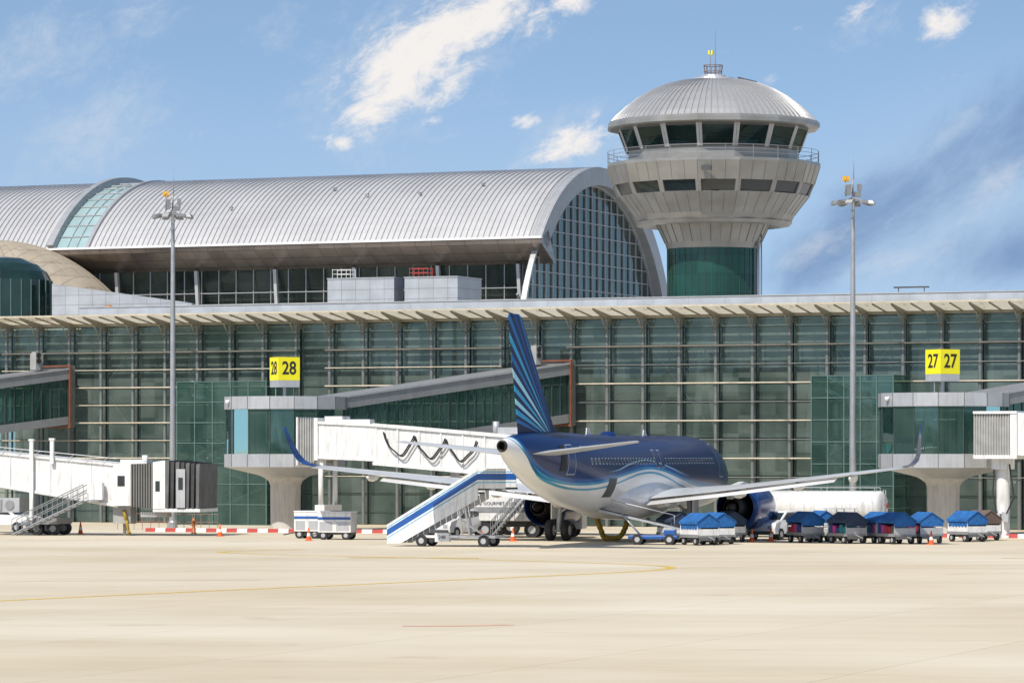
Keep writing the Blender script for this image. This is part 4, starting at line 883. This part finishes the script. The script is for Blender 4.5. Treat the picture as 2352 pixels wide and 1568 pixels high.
tc=nt.nodes.new('ShaderNodeTexCoord'); sp=nt.nodes.new('ShaderNodeSeparateXYZ'); L(nt,tc.outputs['Object'],sp.inputs[0])
ang=mm('ARCTAN2',mm('SUBTRACT',7.6,sp.outputs[1]),mm('SUBTRACT',sp.outputs[2],5.4))
fr_=mm('DIVIDE',mm('SUBTRACT',ang,R(28)),R(62))
N1=(0.003,0.016,0.075); B2=(0.006,0.06,0.25); C2=(0.012,0.15,0.42); C3=(0.04,0.36,0.62); W2=(0.38,0.72,0.85)
bands=[(28,N1),(34,B2),(35.5,N1),(38,C2),(39.5,N1),(42,B2),(43.5,N1),(45.5,C2),(47.5,N1),(50,C3),(52,N1),(54.5,C2),(56.5,N1),(59,W2),(61.5,N1),(64,C3),(66.5,N1),(69,W2),(71.5,N1),(73.5,C3),(76,N1),(78,C2),(80,N1)]
L(nt,ramp(fr_,[((a-28)/62,c_) for a,c_ in bands],'CONSTANT'),b.inputs['Base Color'])
M['wlet']=mat('winglet_blue',(0.008,0.06,0.24),0.35,0,0.6,4,coat=0.1)
M['nac']=mat('nacelle_blue',(0.006,0.048,0.20),0.25,0,0.15,1,coat=0.25)
for sd_ in(1,-1):
    sec=[(0.8,25.6,7.6,2.35,0.13),(1.9,24.5,7.0,2.45,0.13),(6.4,22.2,4.35,2.92,0.11),(11.5,19.5,2.9,3.52,0.10),(16.6,16.85,1.6,4.10,0.09)]
    mb=MB(); rings=[airfoil(y,c_,z,th,sd_*x,0.10) for x,y,c_,z,th in sec]
    mb.loft(rings); wg=mb.make('wing',['wingm'],ac)
    sk=[(16.6,16.85,1.6,4.10,0.09),(17.0,16.5,1.4,4.20,0.07),(17.3,16.15,1.2,4.42,0.06),(17.5,15.75,1.0,4.8,0.05),(17.68,15.1,0.7,5.55,0.05),(17.8,14.55,0.35,6.25,0.05)]
    mb=MB(); rings=[]
    for i,(x,y,c_,z,th) in enumerate(sk):
        af=airfoil(y,c_,0,th,0); an=[0,25,55,75,82,84][i]; rings.append([(sd_*(x-(pz)*math.sin(R(an))),py,z+pz*math.cos(R(an))) for px_,py,pz in af])
    mb.loft(rings); mb.make('winglet',['wlet'],wg)
    mb=MB(); fs=[(2.1,17.9,1.2,2.22,0.09),(6.4,18.3,1.05,2.72,0.09),(12.8,16.65,0.7,3.5,0.09)]
    mb.loft([airfoil(y,c_,z,th,sd_*x,0.22) for x,y,c_,z,th in fs]); mb.make('flap',['whitec'],wg)
    for x,y,z,l in((3.2,18.4,2.1,3.0),(6.9,18.7,2.62,3.0),(10.4,17.8,3.05,2.6),(13.6,16.9,3.5,2.0)):
        mb=MB(); mb.loft([[(sd_*x+0.17*r*math.cos(2*math.pi*i/12),y+dy*l/2,z+0.26*r*math.sin(2*math.pi*i/12)+dz_) for i in range(12)] for dy,r,dz_ in((1,0.05,0.1),(0.6,0.7,0.02),(0,1,0),(-0.5,0.75,-0.03),(-0.9,0.12,-0.02))]); mb.make('flap_fairing',['whitec'],wg)
    mb=MB(); mb.loft([airfoil(y,c_,z,th,sd_*x) for x,y,c_,z,th in((0.5,6.3,3.9,4.72,0.1),(1.2,5.7,3.6,4.80,0.1),(6.2,2.95,1.5,5.36,0.09),(6.3,2.5,1.0,5.37,0.06))]); mb.make('stabilizer',['wingm'],ac)
    ex=sd_*5.6; ez=1.85
    def ring(r,y,n=40,rz=None): return [(ex+r*math.cos(2*math.pi*i/n),y,ez+(rz or r)*math.sin(2*math.pi*i/n)) for i in range(n)]
    mb=MB(); mb.loft([ring(1.00,26.0),ring(1.08,26.4),ring(1.20,26.3),ring(1.28,25.6),ring(1.30,24.6),ring(1.21,23.3),ring(1.06,22.3),ring(1.03,22.3),ring(1.03,23.4),ring(0.98,24.6)],cap=False); en=mb.make('engine',['nac'],ac)
    mb=MB(); mb.loft([ring(1.02,24.4),ring(0.1,24.4)],cap=True,mi=0)
    for i in range(36):
        t=2*math.pi*i/36; d1=Vector((math.cos(t),0,math.sin(t))); c_=Vector((ex,23.3,ez)); tg=Vector((-math.sin(t),0,math.cos(t)))
        mb.quad(c_+d1*0.66,c_+d1*1.01,c_+d1*1.01+tg*0.07+Vector((0,0.5,0)),c_+d1*0.66+tg*0.04+Vector((0,0.5,0)),1)
    mb.make('fan_blades',['black','grey'],en,fix=False)
    mb=MB(); mb.loft([ring(0.72,24.4),ring(0.74,23.0),ring(0.62,22.2),ring(0.46,21.6),ring(0.42,21.6),ring(0.4,22.0)],cap=False); mb.loft([ring(0.33,22.2),ring(0.28,21.5),ring(0.12,21.0),ring(0.01,20.85)],cap=False); mb.make('exhaust_nozzle',[bpy.data.materials['burnt_metal']],en)
    mb=MB(); mb.ext([(ex-0.18,25.5,3.05),(ex-0.18,23.5,3.25),(ex-0.18,20.6,2.95),(ex-0.18,21.2,2.3),(ex-0.18,23.0,2.5)],(0.36,0,0)); mb.make('pylon',['whitec'],en,bevel=0.05)
    gx=sd_*3.8; gy=19.9
    mb=MB(); mb.tube((gx,gy,0.55),(gx-sd_*0.1,gy,2.5),0.13,0.16,n=12,mi=0); mb.tube((gx-0.5,gy,0.56),(gx+0.5,gy,0.56),0.09,mi=0); mb.tube((gx,gy,1.5),(gx-sd_*1.3,gy,2.4),0.07,mi=0); mb.box(gx+sd_*0.25-0.03,gx+sd_*0.25+0.03,gy-0.5,gy+0.5,1.2,2.5,1); ge=mb.make('landing_gear',['lgrey','whitec'],ac,fix=False)
    for o in (-0.46,0.46):
        mb=MB(); c_=Vector((gx+o,gy,0.58)); mb.loft([[(c_.x+dx,c_.y+r*math.cos(2*math.pi*i/28),c_.z+r*math.sin(2*math.pi*i/28)) for i in range(28)] for dx,r in((-0.2,0.28),(-0.2,0.48),(-0.13,0.57),(0.13,0.57),(0.2,0.48),(0.2,0.28))],cap=False); mb.loft([[(c_.x+dx,c_.y+r*math.cos(2*math.pi*i/20),c_.z+r*math.sin(2*math.pi*i/20)) for i in range(20)] for dx,r in((-0.19,0.29),(-0.12,0.1),(0.12,0.1),(0.19,0.29))],mi=1); mb.make('wheel',['black','lgrey'],ge,fix=False)
mb=MB(); mb.tube((0,32.5,0.4),(0,32.5,2.0),0.1,mi=0); wheel(mb,(-0.25,32.5,0.38),0.38,0.22,(1,0,0),1,0); wheel(mb,(0.25,32.5,0.38),0.38,0.22,(1,0,0),1,0); mb.make('nose_gear',['lgrey','black'],ac,fix=False)
def finring(yle,ch,z,th):
    n=12; r=[];l=[]
    for i in range(n+1):
        t=(1-math.cos(math.pi*i/n))/2; h_=th*ch*5*(0.2969*math.sqrt(t)-0.126*t-0.3516*t*t+0.2843*t**3-0.1036*t**4)
        r.append((h_,yle-ch*t,z)); l.append((-h_,yle-ch*t,z))
    return r+l[::-1][1:-1]
mb=MB(); mb.loft([finring(9.6,7.2,5.45,0.035),finring(8.4,6.1,5.95,0.05),finring(7.7,5.45,6.3,0.06),finring(2.95,2.05,11.6,0.06),finring(2.6,1.6,11.76,0.03)]); mb.make('tail_fin',['fin'],ac)
for pts_ in ([(0.02,14.0,5.75),(0.02,13.6,6.15),(0.02,13.2,6.15),(0.02,13.1,5.75)],[(0,24,5.75),(0,23.6,6.1),(0,23.3,6.1),(0,23.2,5.75)]):
    mb=MB(); mb.ext(pts_,(0.04,0,0)); mb.make('antenna_blade',['whitec'],ac,fix=False)
mb=MB(); mb.lathe([(0.01,6.0),(0.35,5.94),(0.5,5.7)],16,0,c=(0,17),sm=True); mb.make('satcom_radome',['doorb'],ac,fix=False)

# ---------------------------------------------------------------- passenger stairs
sn_,cs_=math.sin(YAW),math.cos(YAW)
X1=AX0+sn_*6.4-cs_*1.75; Y1=AY0+cs_*6.4+sn_*1.75
dirv=Vector((cs_,-sn_,0)); ft=Vector((X1,Y1,0))-dirv*6.55
e=thing('passenger_stairs','mobile white passenger stairs with blue stripes at rear door','passenger stairs',ft,-YAW)
M['lblue']=mat('light_blue_stripe',(0.12,0.40,0.6))
def sidepanel(y,th):
    mb=MB()
    def strip(o0,o1,mi,ex=0.0):
        p=[(0,y-ex,0.1+o0),(5.0,y-ex,3.0+o0),(6.5,y-ex,3.0+o0),(6.5,y-ex,3.0+o1),(4.95,y-ex,3.0+o1),(0,y-ex,0.1+o1)]
        mb.ext(p,(0,th+2*ex,0),mi)
    strip(0.0,0.28,0); strip(0.28,0.34,2); strip(0.34,0.44,0); strip(0.44,0.76,1,0.005); strip(0.76,0.82,0); strip(0.82,0.88,2); strip(0.88,1.02,0)
    mb.ext([(0.75,y,0.16),(5.0,y,2.45),(5.0,y,2.995),(0.1,y,0.155)],(0,th,0),0)
    mb.make('side_panel',['white','blue','lblue'],e,fix=False)
sidepanel(-0.85,0.05); sidepanel(0.8,0.05)
mb=MB()
for k in range(16):
    x=0.15+k*0.31; mb.box(x,x+0.3,-0.8,0.8,0.2+k*0.18,0.28+k*0.18)
mb.box(5.0,6.6,-0.8,0.8,2.95,3.05); mb.make('steps',['dgrey'],e)
mb=MB(); mb.box(1.6,5.9,-0.7,0.7,0.45,0.58,0); mb.tube((4.1,-0.7,0.6),(3.9,-0.75,2.3),0.06); mb.tube((4.5,-0.7,0.6),(4.2,-0.75,2.4),0.06); mb.tube((4.0,-0.7,1.4),(5.3,-0.7,0.6),0.05); mb.tube((4.1,0.7,0.6),(3.9,0.75,2.3),0.06); mb.box(2.6,3.4,-0.72,-0.5,0.25,0.7); mb.make('chassis',['white'],e)
for x,y in((1.9,-0.75),(5.3,-0.75),(1.9,0.75),(5.3,0.75)):
    mb=MB(); wheel(mb,(x,y,0.30),0.30,0.2,(0,1,0)); mb.make('wheel',['black','lgrey'],e,fix=False)
text('248',0.26,'black',e,(3.0,-0.73,0.48),(R(90),0,0),'lettering')

# ---------------------------------------------------------------- baggage carts
def cart(loc,rz,lab,canvas='canvas',load=False):
    e=thing('baggage_cart',lab,'baggage cart',loc,rz,'baggage carts on the apron'); h_=0.9
    mb=MB(); mb.box(-h_,h_,-0.66,0.66,0.42,0.52); mb.box(-h_-0.03,h_+0.03,-0.69,-0.64,0.40,0.56); mb.box(-h_-0.03,h_+0.03,0.64,0.69,0.40,0.56); mb.tube((h_,0,0.45),(h_+0.6,0,0.3),0.035); mb.box(-0.75,-0.5,-0.55,0.55,0.25,0.42);mb.box(0.5,0.75,-0.55,0.55,0.25,0.42); mb.make('chassis',['grey'],e,fix=False)
    for x in(-0.6,0.6):
        for y in(-0.58,0.58):
            mb=MB(); wheel(mb,(x,y,0.22),0.22,0.12,(0,1,0)); mb.make('wheel',['black','lgrey'],e,fix=False)
    mb=MB()
    for x in(-h_+0.03,h_-0.03):
        for y in(-0.64,0.64): mb.tube((x,y,0.5),(x,y,1.2),0.028)
        mb.box(x-0.015,x+0.015,-0.64,0.64,0.52,0.85); mb.tube((x,-0.64,1.0),(x,0.64,1.0),0.02)
    mb.make('frame',['lgrey' if load else 'white'],e,fix=False)
    mb=MB(); prof=[(-0.72,1.10),(-0.70,1.24),(0,1.68),(0.70,1.24),(0.72,1.10),(0.67,1.10),(0.66,1.21),(0,1.63),(-0.66,1.21),(-0.67,1.10)]
    mb.ext([(-h_-0.04,y,z) for y,z in prof],(2*h_+0.08,0,0))
    for x in (-h_,h_): mb.add([(x,-0.67,0.92),(x,0.67,0.92),(x,0.67,1.22),(x,0,1.63),(x,-0.67,1.22)],[(0,1,2,3,4)])
    mb.make('roof',[canvas],e,fix=False)
    if load:
        for k in range(5):
            b_=MB(); x=-0.82+k*0.33; hh=random.uniform(0.3,0.55); b_.box(x,x+0.29,-0.62,0.3,0.53,0.53+hh); b_.tube((x+0.1,-0.1,0.53+hh),(x+0.2,-0.1,0.58+hh),0.02)
            cc=random.choice([(0.03,0.03,0.035),(0.35,0.03,0.05),(0.5,0.05,0.25),(0.03,0.06,0.2),(0.1,0.1,0.1),(0.02,0.2,0.25)])
            b_.make('suitcase',[mat('suitcase_shell_%d'%int(cc[0]*100),cc,0.4)],e,bevel=0.04)
    else:
        for y in (-0.66,0.66):
            mb=MB(); rows=[[(-h_+i*0.075,y+0.025*math.sin(i*1.7),z) for i in range(25)] for z in (0.82,1.22)]
            mb.loft(rows,closed=False,cap=False); mb.make('curtain',[canvas],e,fix=False)
        mb=MB(); mb.box(-h_,h_,-0.65,-0.62,0.52,0.85); mb.box(-h_,h_,0.62,0.65,0.52,0.85); mb.make('side_panel',['white'],e,fix=False)
    return e
A_='blue canvas topped baggage cart with white side panel'; B_='open sided baggage cart loaded with suitcases under blue cover'
M['canvasd']=mat('navy_canvas',(0.03,0.05,0.10),0.85,0,0.3)
M['canvasb']=mat('brown_canvas',(0.13,0.09,0.075),0.85,0,0.2)
cdata=[(1551,196,-66,'dark baggage cart with raised frame beside blue carts','canvasd',0),(1607,190.5,-62,A_,'canvas',0),(1645,192.5,-66,A_,'canvas',0),(1672,197,-70,'dark baggage cart with raised frame beside blue carts','canvasd',0),(1850,196,-68,B_,'canvas',1),(1885,199,-74,A_,'canvas',0),(1946,194,-62,'baggage cart loaded with suitcases under a dark cover','canvasd',1),(2018,195,-68,B_,'canvas',1),(2058,193,-64,B_,'canvas',1),(2124,194,-72,B_,'canvas',1),(2222,198,-60,A_,'canvas',0),(2255,201,-64,'brown canvas topped baggage cart beside a blue one','canvasb',0)]
for x,D,rz,lab,cv,ld in cdata: cart((PX(x,D),D,0),R(rz),lab,cv,ld)

# ---------------------------------------------------------------- tanker
D=209; e=thing('fuel_tanker','white fuel tanker truck with rounded tank and rear ladder','tanker truck',(PX(1760,D),D,0),R(-24))
mb=MB(); Lt=7.0; rings=[]
for x,s_ in((-0.12,0.35),(-0.05,0.7),(0.12,1.0),(Lt-0.12,1.0),(Lt+0.02,0.8),(Lt+0.10,0.5),(Lt+0.13,0.1)):
    rings.append([(x,1.18*s_*math.copysign(abs(math.cos(t))**0.92,math.cos(t)),1.78+0.90*s_*math.copysign(abs(math.sin(t))**0.92,math.sin(t))) for t in [2*math.pi*i/36 for i in range(36)]])
mb.loft(rings)
for x in (1.5,3.0,4.5,6.0): mb.loft([[(x+dx,1.19*math.cos(t),1.78+0.91*math.sin(t)) for t in [2*math.pi*i/36 for i in range(36)]] for dx in (0,0.05)],cap=False)
mb.make('tank',['white'],e)
mb=MB(); mb.box(-0.3,Lt,-0.6,0.6,0.6,0.85); mb.box(Lt-1.9,Lt-0.5,-1.2,-1.0,0.5,1.0); mb.box(1,2.4,-1.2,-1.0,0.5,0.95); mb.make('chassis',['dgrey'],e)
mb=MB()
for y in(-0.5,0.5): mb.tube((0.3,y,2.62),(0.3,y,2.86),0.018); mb.tube((0.3,y,2.86),(Lt-0.3,y,2.86),0.018); mb.tube((Lt-0.3,y,2.5),(Lt-0.3,y,2.86),0.018); mb.tube((Lt*0.5,y,2.5),(Lt*0.5,y,2.86),0.018)
for y in(-0.6,-0.2): mb.tube((Lt+0.25,y,0.6),(Lt+0.25,y,2.75),0.03)
for k in range(7): mb.tube((Lt+0.25,-0.6,0.8+k*0.28),(Lt+0.25,-0.2,0.8+k*0.28),0.02)
mb.make('ladder',['lgrey'],e,fix=False)
mb=MB(); mb.ext([(-2.1,-1.15,0.5),(-2.15,-1.15,1.4),(-1.9,-1.15,2.4),(-0.35,-1.15,2.45),(-0.35,-1.15,0.5)],(0,2.3,0)); mb.make('cab',['white'],e,bevel=0.08)
mb=MB(); mb.box(-1.7,-0.8,-1.18,-1.15,1.45,2.15); mb.make('cab_window',['win'],e)
mb=MB(); mb.ext([(Lt+0.16,0.15,1.85),(Lt+0.16,0.33,1.67),(Lt+0.16,0.51,1.85),(Lt+0.16,0.33,2.03)],(0.03,0,0)); mb.make('hazard_plate',['red'],e)
for x in(-1.2,0.9,4.6,5.8):
    for y in(-1.0,1.0):
        mb=MB(); wheel(mb,(x,y,0.5),0.5,0.3,(0,1,0)); mb.make('wheel',['black','lgrey'],e,fix=False)

# ---------------------------------------------------------------- cars
def car(name,lab,cat,x,D,rz,prof,wins,wd,wheels,grp=None):
    e=thing(name,lab,cat,(PX(x,D),D,0),R(rz),grp); mb=MB()
    rings=[]
    for y,ins in((-wd/2,0.06),(-wd/2+0.08,0.0),(wd/2-0.08,0.0),(wd/2,0.06)):
        rings.append([(px,y*(0.86 if pz>1.05 else 1.0),pz) for px,pz in prof])
    mb.loft(rings,sm=False); mb.make('body',['whitec'],e,bevel=0.04)
    for wp in wins:
        for sgn in (-1,1):
            mb=MB(); yy=sgn*wd/2; mb.add([(px,yy*(0.885 if pz>1.05 else 1.0)+sgn*0.012,pz) for px,pz in wp],[tuple(range(len(wp)))]); mb.make('window',['win'],e,fix=False)
    for wx in wheels:
        for sgn in (-1,1):
            mb=MB(); wheel(mb,(wx,sgn*(wd/2-0.08),0.33),0.33,0.22,(0,1,0)); mb.make('wheel',['black','lgrey'],e,fix=False)
    xf=max(p[0] for p in prof); xr=min(p[0] for p in prof)
    for sgn in(-1,1):
        mb=MB(); mb.box(xr-0.02,xr+0.05,sgn*(wd/2-0.28)-0.12,sgn*(wd/2-0.28)+0.12,0.75,1.0); mb.make('rear_light',['red'],e)
        mb=MB(); mb.box(xf-0.05,xf+0.02,sgn*(wd/2-0.3)-0.14,sgn*(wd/2-0.3)+0.14,0.62,0.8); mb.make('headlight',['lgrey'],e)
    mb=MB(); mb.box(xf-0.03,xf+0.03,-wd/2+0.1,wd/2-0.1,0.3,0.5); mb.make('bumper',['dgrey'],e)
    ws=[(px,pz) for px,pz in prof if pz>1.05]; f1,f2=ws[-2],ws[-1]; mb=MB(); mb.add([(f2[0]+0.02,-wd/2*0.75,f2[1]+0.04),(f2[0]+0.02,wd/2*0.75,f2[1]+0.04),(f1[0]+0.04,wd/2*0.72,f1[1]-0.03),(f1[0]+0.04,-wd/2*0.72,f1[1]-0.03)],[(0,1,2,3)]); mb.make('windscreen',['win'],e,fix=False)
    return e
hp=[(-2.0,0.35),(-2.05,0.9),(-1.9,1.15),(-1.6,1.5),(-0.9,1.6),(0.3,1.56),(1.0,1.10),(1.9,0.95),(2.08,0.7),(2.05,0.35)]
hw_=[[(-1.5,1.12),(-1.35,1.43),(-0.75,1.50),(-0.7,1.12)],[(-0.62,1.12),(-0.62,1.50),(0.2,1.48),(0.78,1.12)]]
car('parked_car','white compact car parked beside the passenger stairs','car',1046,207,-120,hp,hw_,1.75,(-1.3,1.3),grp='service cars')
car('parked_car','white compact car parked behind the engine','car',1785,203,-120,hp,hw_,1.75,(-1.3,1.3),grp='service cars')
pp_=[(-2.4,0.45),(-2.4,0.95),(-0.9,0.95),(-0.75,1.55),(0.6,1.57),(1.2,1.1),(2.2,0.95),(2.3,0.45)]
car('pickup_truck','white pickup truck parked under the boarding bridge','pickup truck',8,222,-25,pp_,[[(-0.65,1.1),(-0.6,1.46),(0.0,1.48),(0.0,1.1)],[(0.08,1.1),(0.08,1.48),(0.55,1.46),(1.0,1.1)]],1.7,(-1.5,1.5))
D=209; e=thing('catering_truck','white catering truck with lettered box body and stair','catering truck',(PX(1085,D),D,0),R(-8))
mb=MB(); mb.box(0,4.6,-1.2,1.2,0.95,3.35); mb.make('box_body',['white'],e,bevel=0.04)
mb=MB(); mb.box(0,4.6,-1.23,-1.2,1.45,1.75); mb.make('side_stripe',['grey'],e)
mb=MB(); mb.box(-0.2,6.2,-0.5,0.5,0.6,0.92); mb.make('chassis',['dgrey'],e)
mb=MB(); mb.ext([(4.8,-1.15,0.5),(4.8,-1.15,2.4),(6.0,-1.15,2.4),(6.5,-1.15,1.4),(6.5,-1.15,0.5)],(0,2.3,0)); mb.make('cab',['white'],e,bevel=0.06)
text('THE GOURMET CHEF',0.26,'dgrey',e,(1.5,-1.235,1.95),(R(90),0,0),'lettering')
for x in(0.9,3.6,5.7):
    for y in (-1.0,1.0):
        mb=MB(); wheel(mb,(x,y,0.45),0.45,0.3,(0,1,0)); mb.make('wheel',['black','lgrey'],e,fix=False)
servicestair(e,1.4,3.3,-1.9,2.2)
for x,D,w_,lab in((712,206,1.5,'small white wheeled ground unit with open front'),(775,203,1.9,'white ground power unit with blue stripe')):
    e=thing('ground_power_unit',lab,'ground power unit',(PX(x,D),D,0),R(-12),'ground power units')
    mb=MB(); mb.box(-w_/2,w_/2,-0.7,0.7,0.4,1.5); mb.box(-w_/2-0.03,w_/2+0.03,-0.73,0.73,1.5,1.56); mb.make('housing',['white'],e,bevel=0.03)
    mb=MB(); mb.box(-w_/2+0.02,w_/2-0.02,-0.72,-0.70,1.12,1.26); mb.box(-w_/2-0.01,-w_/2,-0.68,0.68,1.12,1.26); mb.make('stripe',['blue'],e)
    mb=MB(); mb.box(-w_/2+0.1,-0.1,-0.715,-0.70,0.5,1.0,0); mb.box(0.1,w_/2-0.1,-0.715,-0.7,0.5,1.0,0); mb.make('access_panel',['lgrey'],e)
    mb=MB(); mb.box(-w_/2,w_/2,-0.5,0.5,0.28,0.4); mb.tube((-w_/2,0,0.35),(-w_/2-0.8,0,0.2),0.035); mb.make('chassis',['dgrey'],e)
    for xx in(-w_/2+0.3,w_/2-0.3):
        for y in (-0.6,0.6):
            mb=MB(); wheel(mb,(xx,y,0.24),0.24,0.14,(0,1,0)); mb.make('wheel',['black','lgrey'],e,fix=False)
D=192; e=thing('belt_loader','blue belt loader with raised conveyor under the fuselage','belt loader',(PX(1465,D),D,0),R(-10))
mb=MB(); mb.box(-0.4,2.2,-0.9,0.5,0.3,0.5); mb.box(1.5,2.1,-0.9,-0.2,0.5,0.8); mb.make('chassis',['blue'],e,bevel=0.04)
mb=MB(); mb.hexa(-2.1,2.3,-0.35,0.35,(1.75,1.87),(0.75,0.87)); mb.make('conveyor',['lgrey'],e)
mb=MB(); mb.hexa(-2.1,2.3,-0.3,0.3,(1.88,1.90),(0.88,0.90)); mb.make('belt',['black'],e)
mb=MB(); mb.tube((0.2,-0.4,0.5),(-0.8,-0.4,1.6),0.05); mb.tube((-2.0,-0.4,2.5),(2.0,-0.4,1.55),0.02); mb.tube((-2.0,-0.4,1.9),(-2.0,-0.4,2.5),0.02); mb.tube((2.0,-0.4,0.95),(2.0,-0.4,1.55),0.02); mb.make('support_arm',['lgrey'],e)
for x in(0.1,1.8):
    for y in (-0.9,0.5):
        mb=MB(); wheel(mb,(x,y,0.28),0.28,0.22,(0,1,0)); mb.make('wheel',['black','lgrey'],e,fix=False)
D=199; e=thing('air_hose','ribbed yellow preconditioned air hose looping to the ground','air hose',(PX(1360,D),D,0),0)
mb=MB(); P_=[]
for k in range(46):
    t=k/45; x=0.1+1.8*t+0.15*math.sin(t*9); z=0.17+1.45*max(0,(1-t*4))**1.5+1.35*max(0,(t-0.72)/0.28)**1.3; P_.append(Vector((x,0.2*math.sin(t*6),z)))
for i,(p,q_) in enumerate(zip(P_[:-1],P_[1:])): mb.tube(p,q_,0.16 if i%2 else 0.13,0.13 if i%2 else 0.16,12)
mb.make('hose',['amber'],e,fix=False)
D=199; e=thing('baggage_tractor','small white baggage tractor with open cab and seat','tug',(PX(1920,D),D,0),R(-150))
mb=MB(); mb.box(-1.2,1.2,-0.6,0.6,0.3,0.75); mb.box(0.35,1.2,-0.55,0.55,0.75,1.0); mb.box(-1.2,-0.7,-0.55,0.55,0.75,0.95); mb.make('body',['white'],e,bevel=0.05)
mb=MB(); 
for x,y in((0.3,-0.5),(0.3,0.5),(-0.9,-0.5),(-0.9,0.5)): mb.tube((x,y,0.75),(x,y,1.75),0.03)
mb.box(-1.0,0.45,-0.6,0.6,1.75,1.82); mb.make('roof',['white'],e); mb=MB(); mb.box(-0.5,-0.1,-0.3,0.3,0.75,0.95); mb.box(-0.6,-0.5,-0.3,0.3,0.75,1.3); mb.make('seat',['black'],e)
for x in(-0.8,0.8):
    for y in (-0.55,0.55):
        mb=MB(); wheel(mb,(x,y,0.28),0.28,0.2,(0,1,0)); mb.make('wheel',['black','lgrey'],e,fix=False)

# ---------------------------------------------------------------- cones, barriers, hydrant
cone0=None
for x,yb in((185,1226),(505,1231),(709,1241),(1108,1251),(1178,1242),(1727,1244),(1771,1243),(2139,1250)):
    D=F*HC/(yb-YH)
    if cone0 is None:
        e=thing('traffic_cone','orange traffic cone with white reflective band on apron','traffic cone',(PX(x,D),D,0),0,'traffic cones')
        mb=MB(); mb.box(-0.2,0.2,-0.2,0.2,0,0.05,0); mb.make('base',['orange'],e,bevel=0.01)
        mb=MB(); mb.lathe([(0.145,0.05),(0.11,0.25)],16,0,sm=True); mb.lathe([(0.11,0.25),(0.082,0.42)],16,1,sm=True); mb.lathe([(0.082,0.42),(0.03,0.72),(0.0,0.73)],16,0,sm=True); mb.make('body',['orange','whitec'],e,fix=False)
        cone0=e
    else: copything(cone0,(PX(x,D),D,0),random.uniform(0,1))
bar0=None
for xa,xb_,D0,D1 in((335,905,224,219),(2150,2420,208,206)):
    a,LB_,rb=frame_between(xa,D0,xb_,D1); n=int(LB_/1.34)
    for k in range(n):
        p=a+Vector((math.cos(rb),math.sin(rb),0))*(k+0.5)*LB_/n
        if bar0 is None:
            e=thing('road_barrier','low red and white plastic barrier on apron','barrier',p,rb,'red and white barriers')
            for c_,x0_ in(('red',-0.66),('whitec',0.0)):
                mb=MB(); mb.ext([(x0_,-0.12,0),(x0_,-0.08,0.2),(x0_,-0.05,0.23),(x0_,0.05,0.23),(x0_,0.08,0.2),(x0_,0.12,0)],(0.66,0,0)); mb.make('barrier_segment',[c_],e)
            bar0=e
        else: copything(bar0,p,rb)
D=218; e=thing('fire_hydrant','orange fire hydrant standing by the barriers','fire hydrant',(PX(445,D),D,0),0)
mb=MB(); mb.lathe([(0.17,0),(0.17,0.08),(0.09,0.1),(0.09,0.7),(0.13,0.73),(0.13,0.79),(0.08,0.92),(0.01,0.95)],14,0,sm=True); mb.tube((-0.2,0,0.55),(0.2,0,0.55),0.05,n=10); mb.make('body',[mat('hydrant_orange',(0.45,0.16,0.05))],e,fix=False)
a,Lr,rr=frame_between(270,231,500,228)
e=thing('guard_railing','thin tubular railing along the terminal wall','railing',a,rr)
mb=MB()
for k in range(13):
    x=k*Lr/12; mb.tube((x,0,0),(x,0,1.0),0.018)
for z in(0.5,1.0): mb.tube((0,0,z),(Lr,0,z),0.018)
mb.make('rails',[mat('faded_red_rail',(0.30,0.14,0.12),0.6)],e,fix=False)
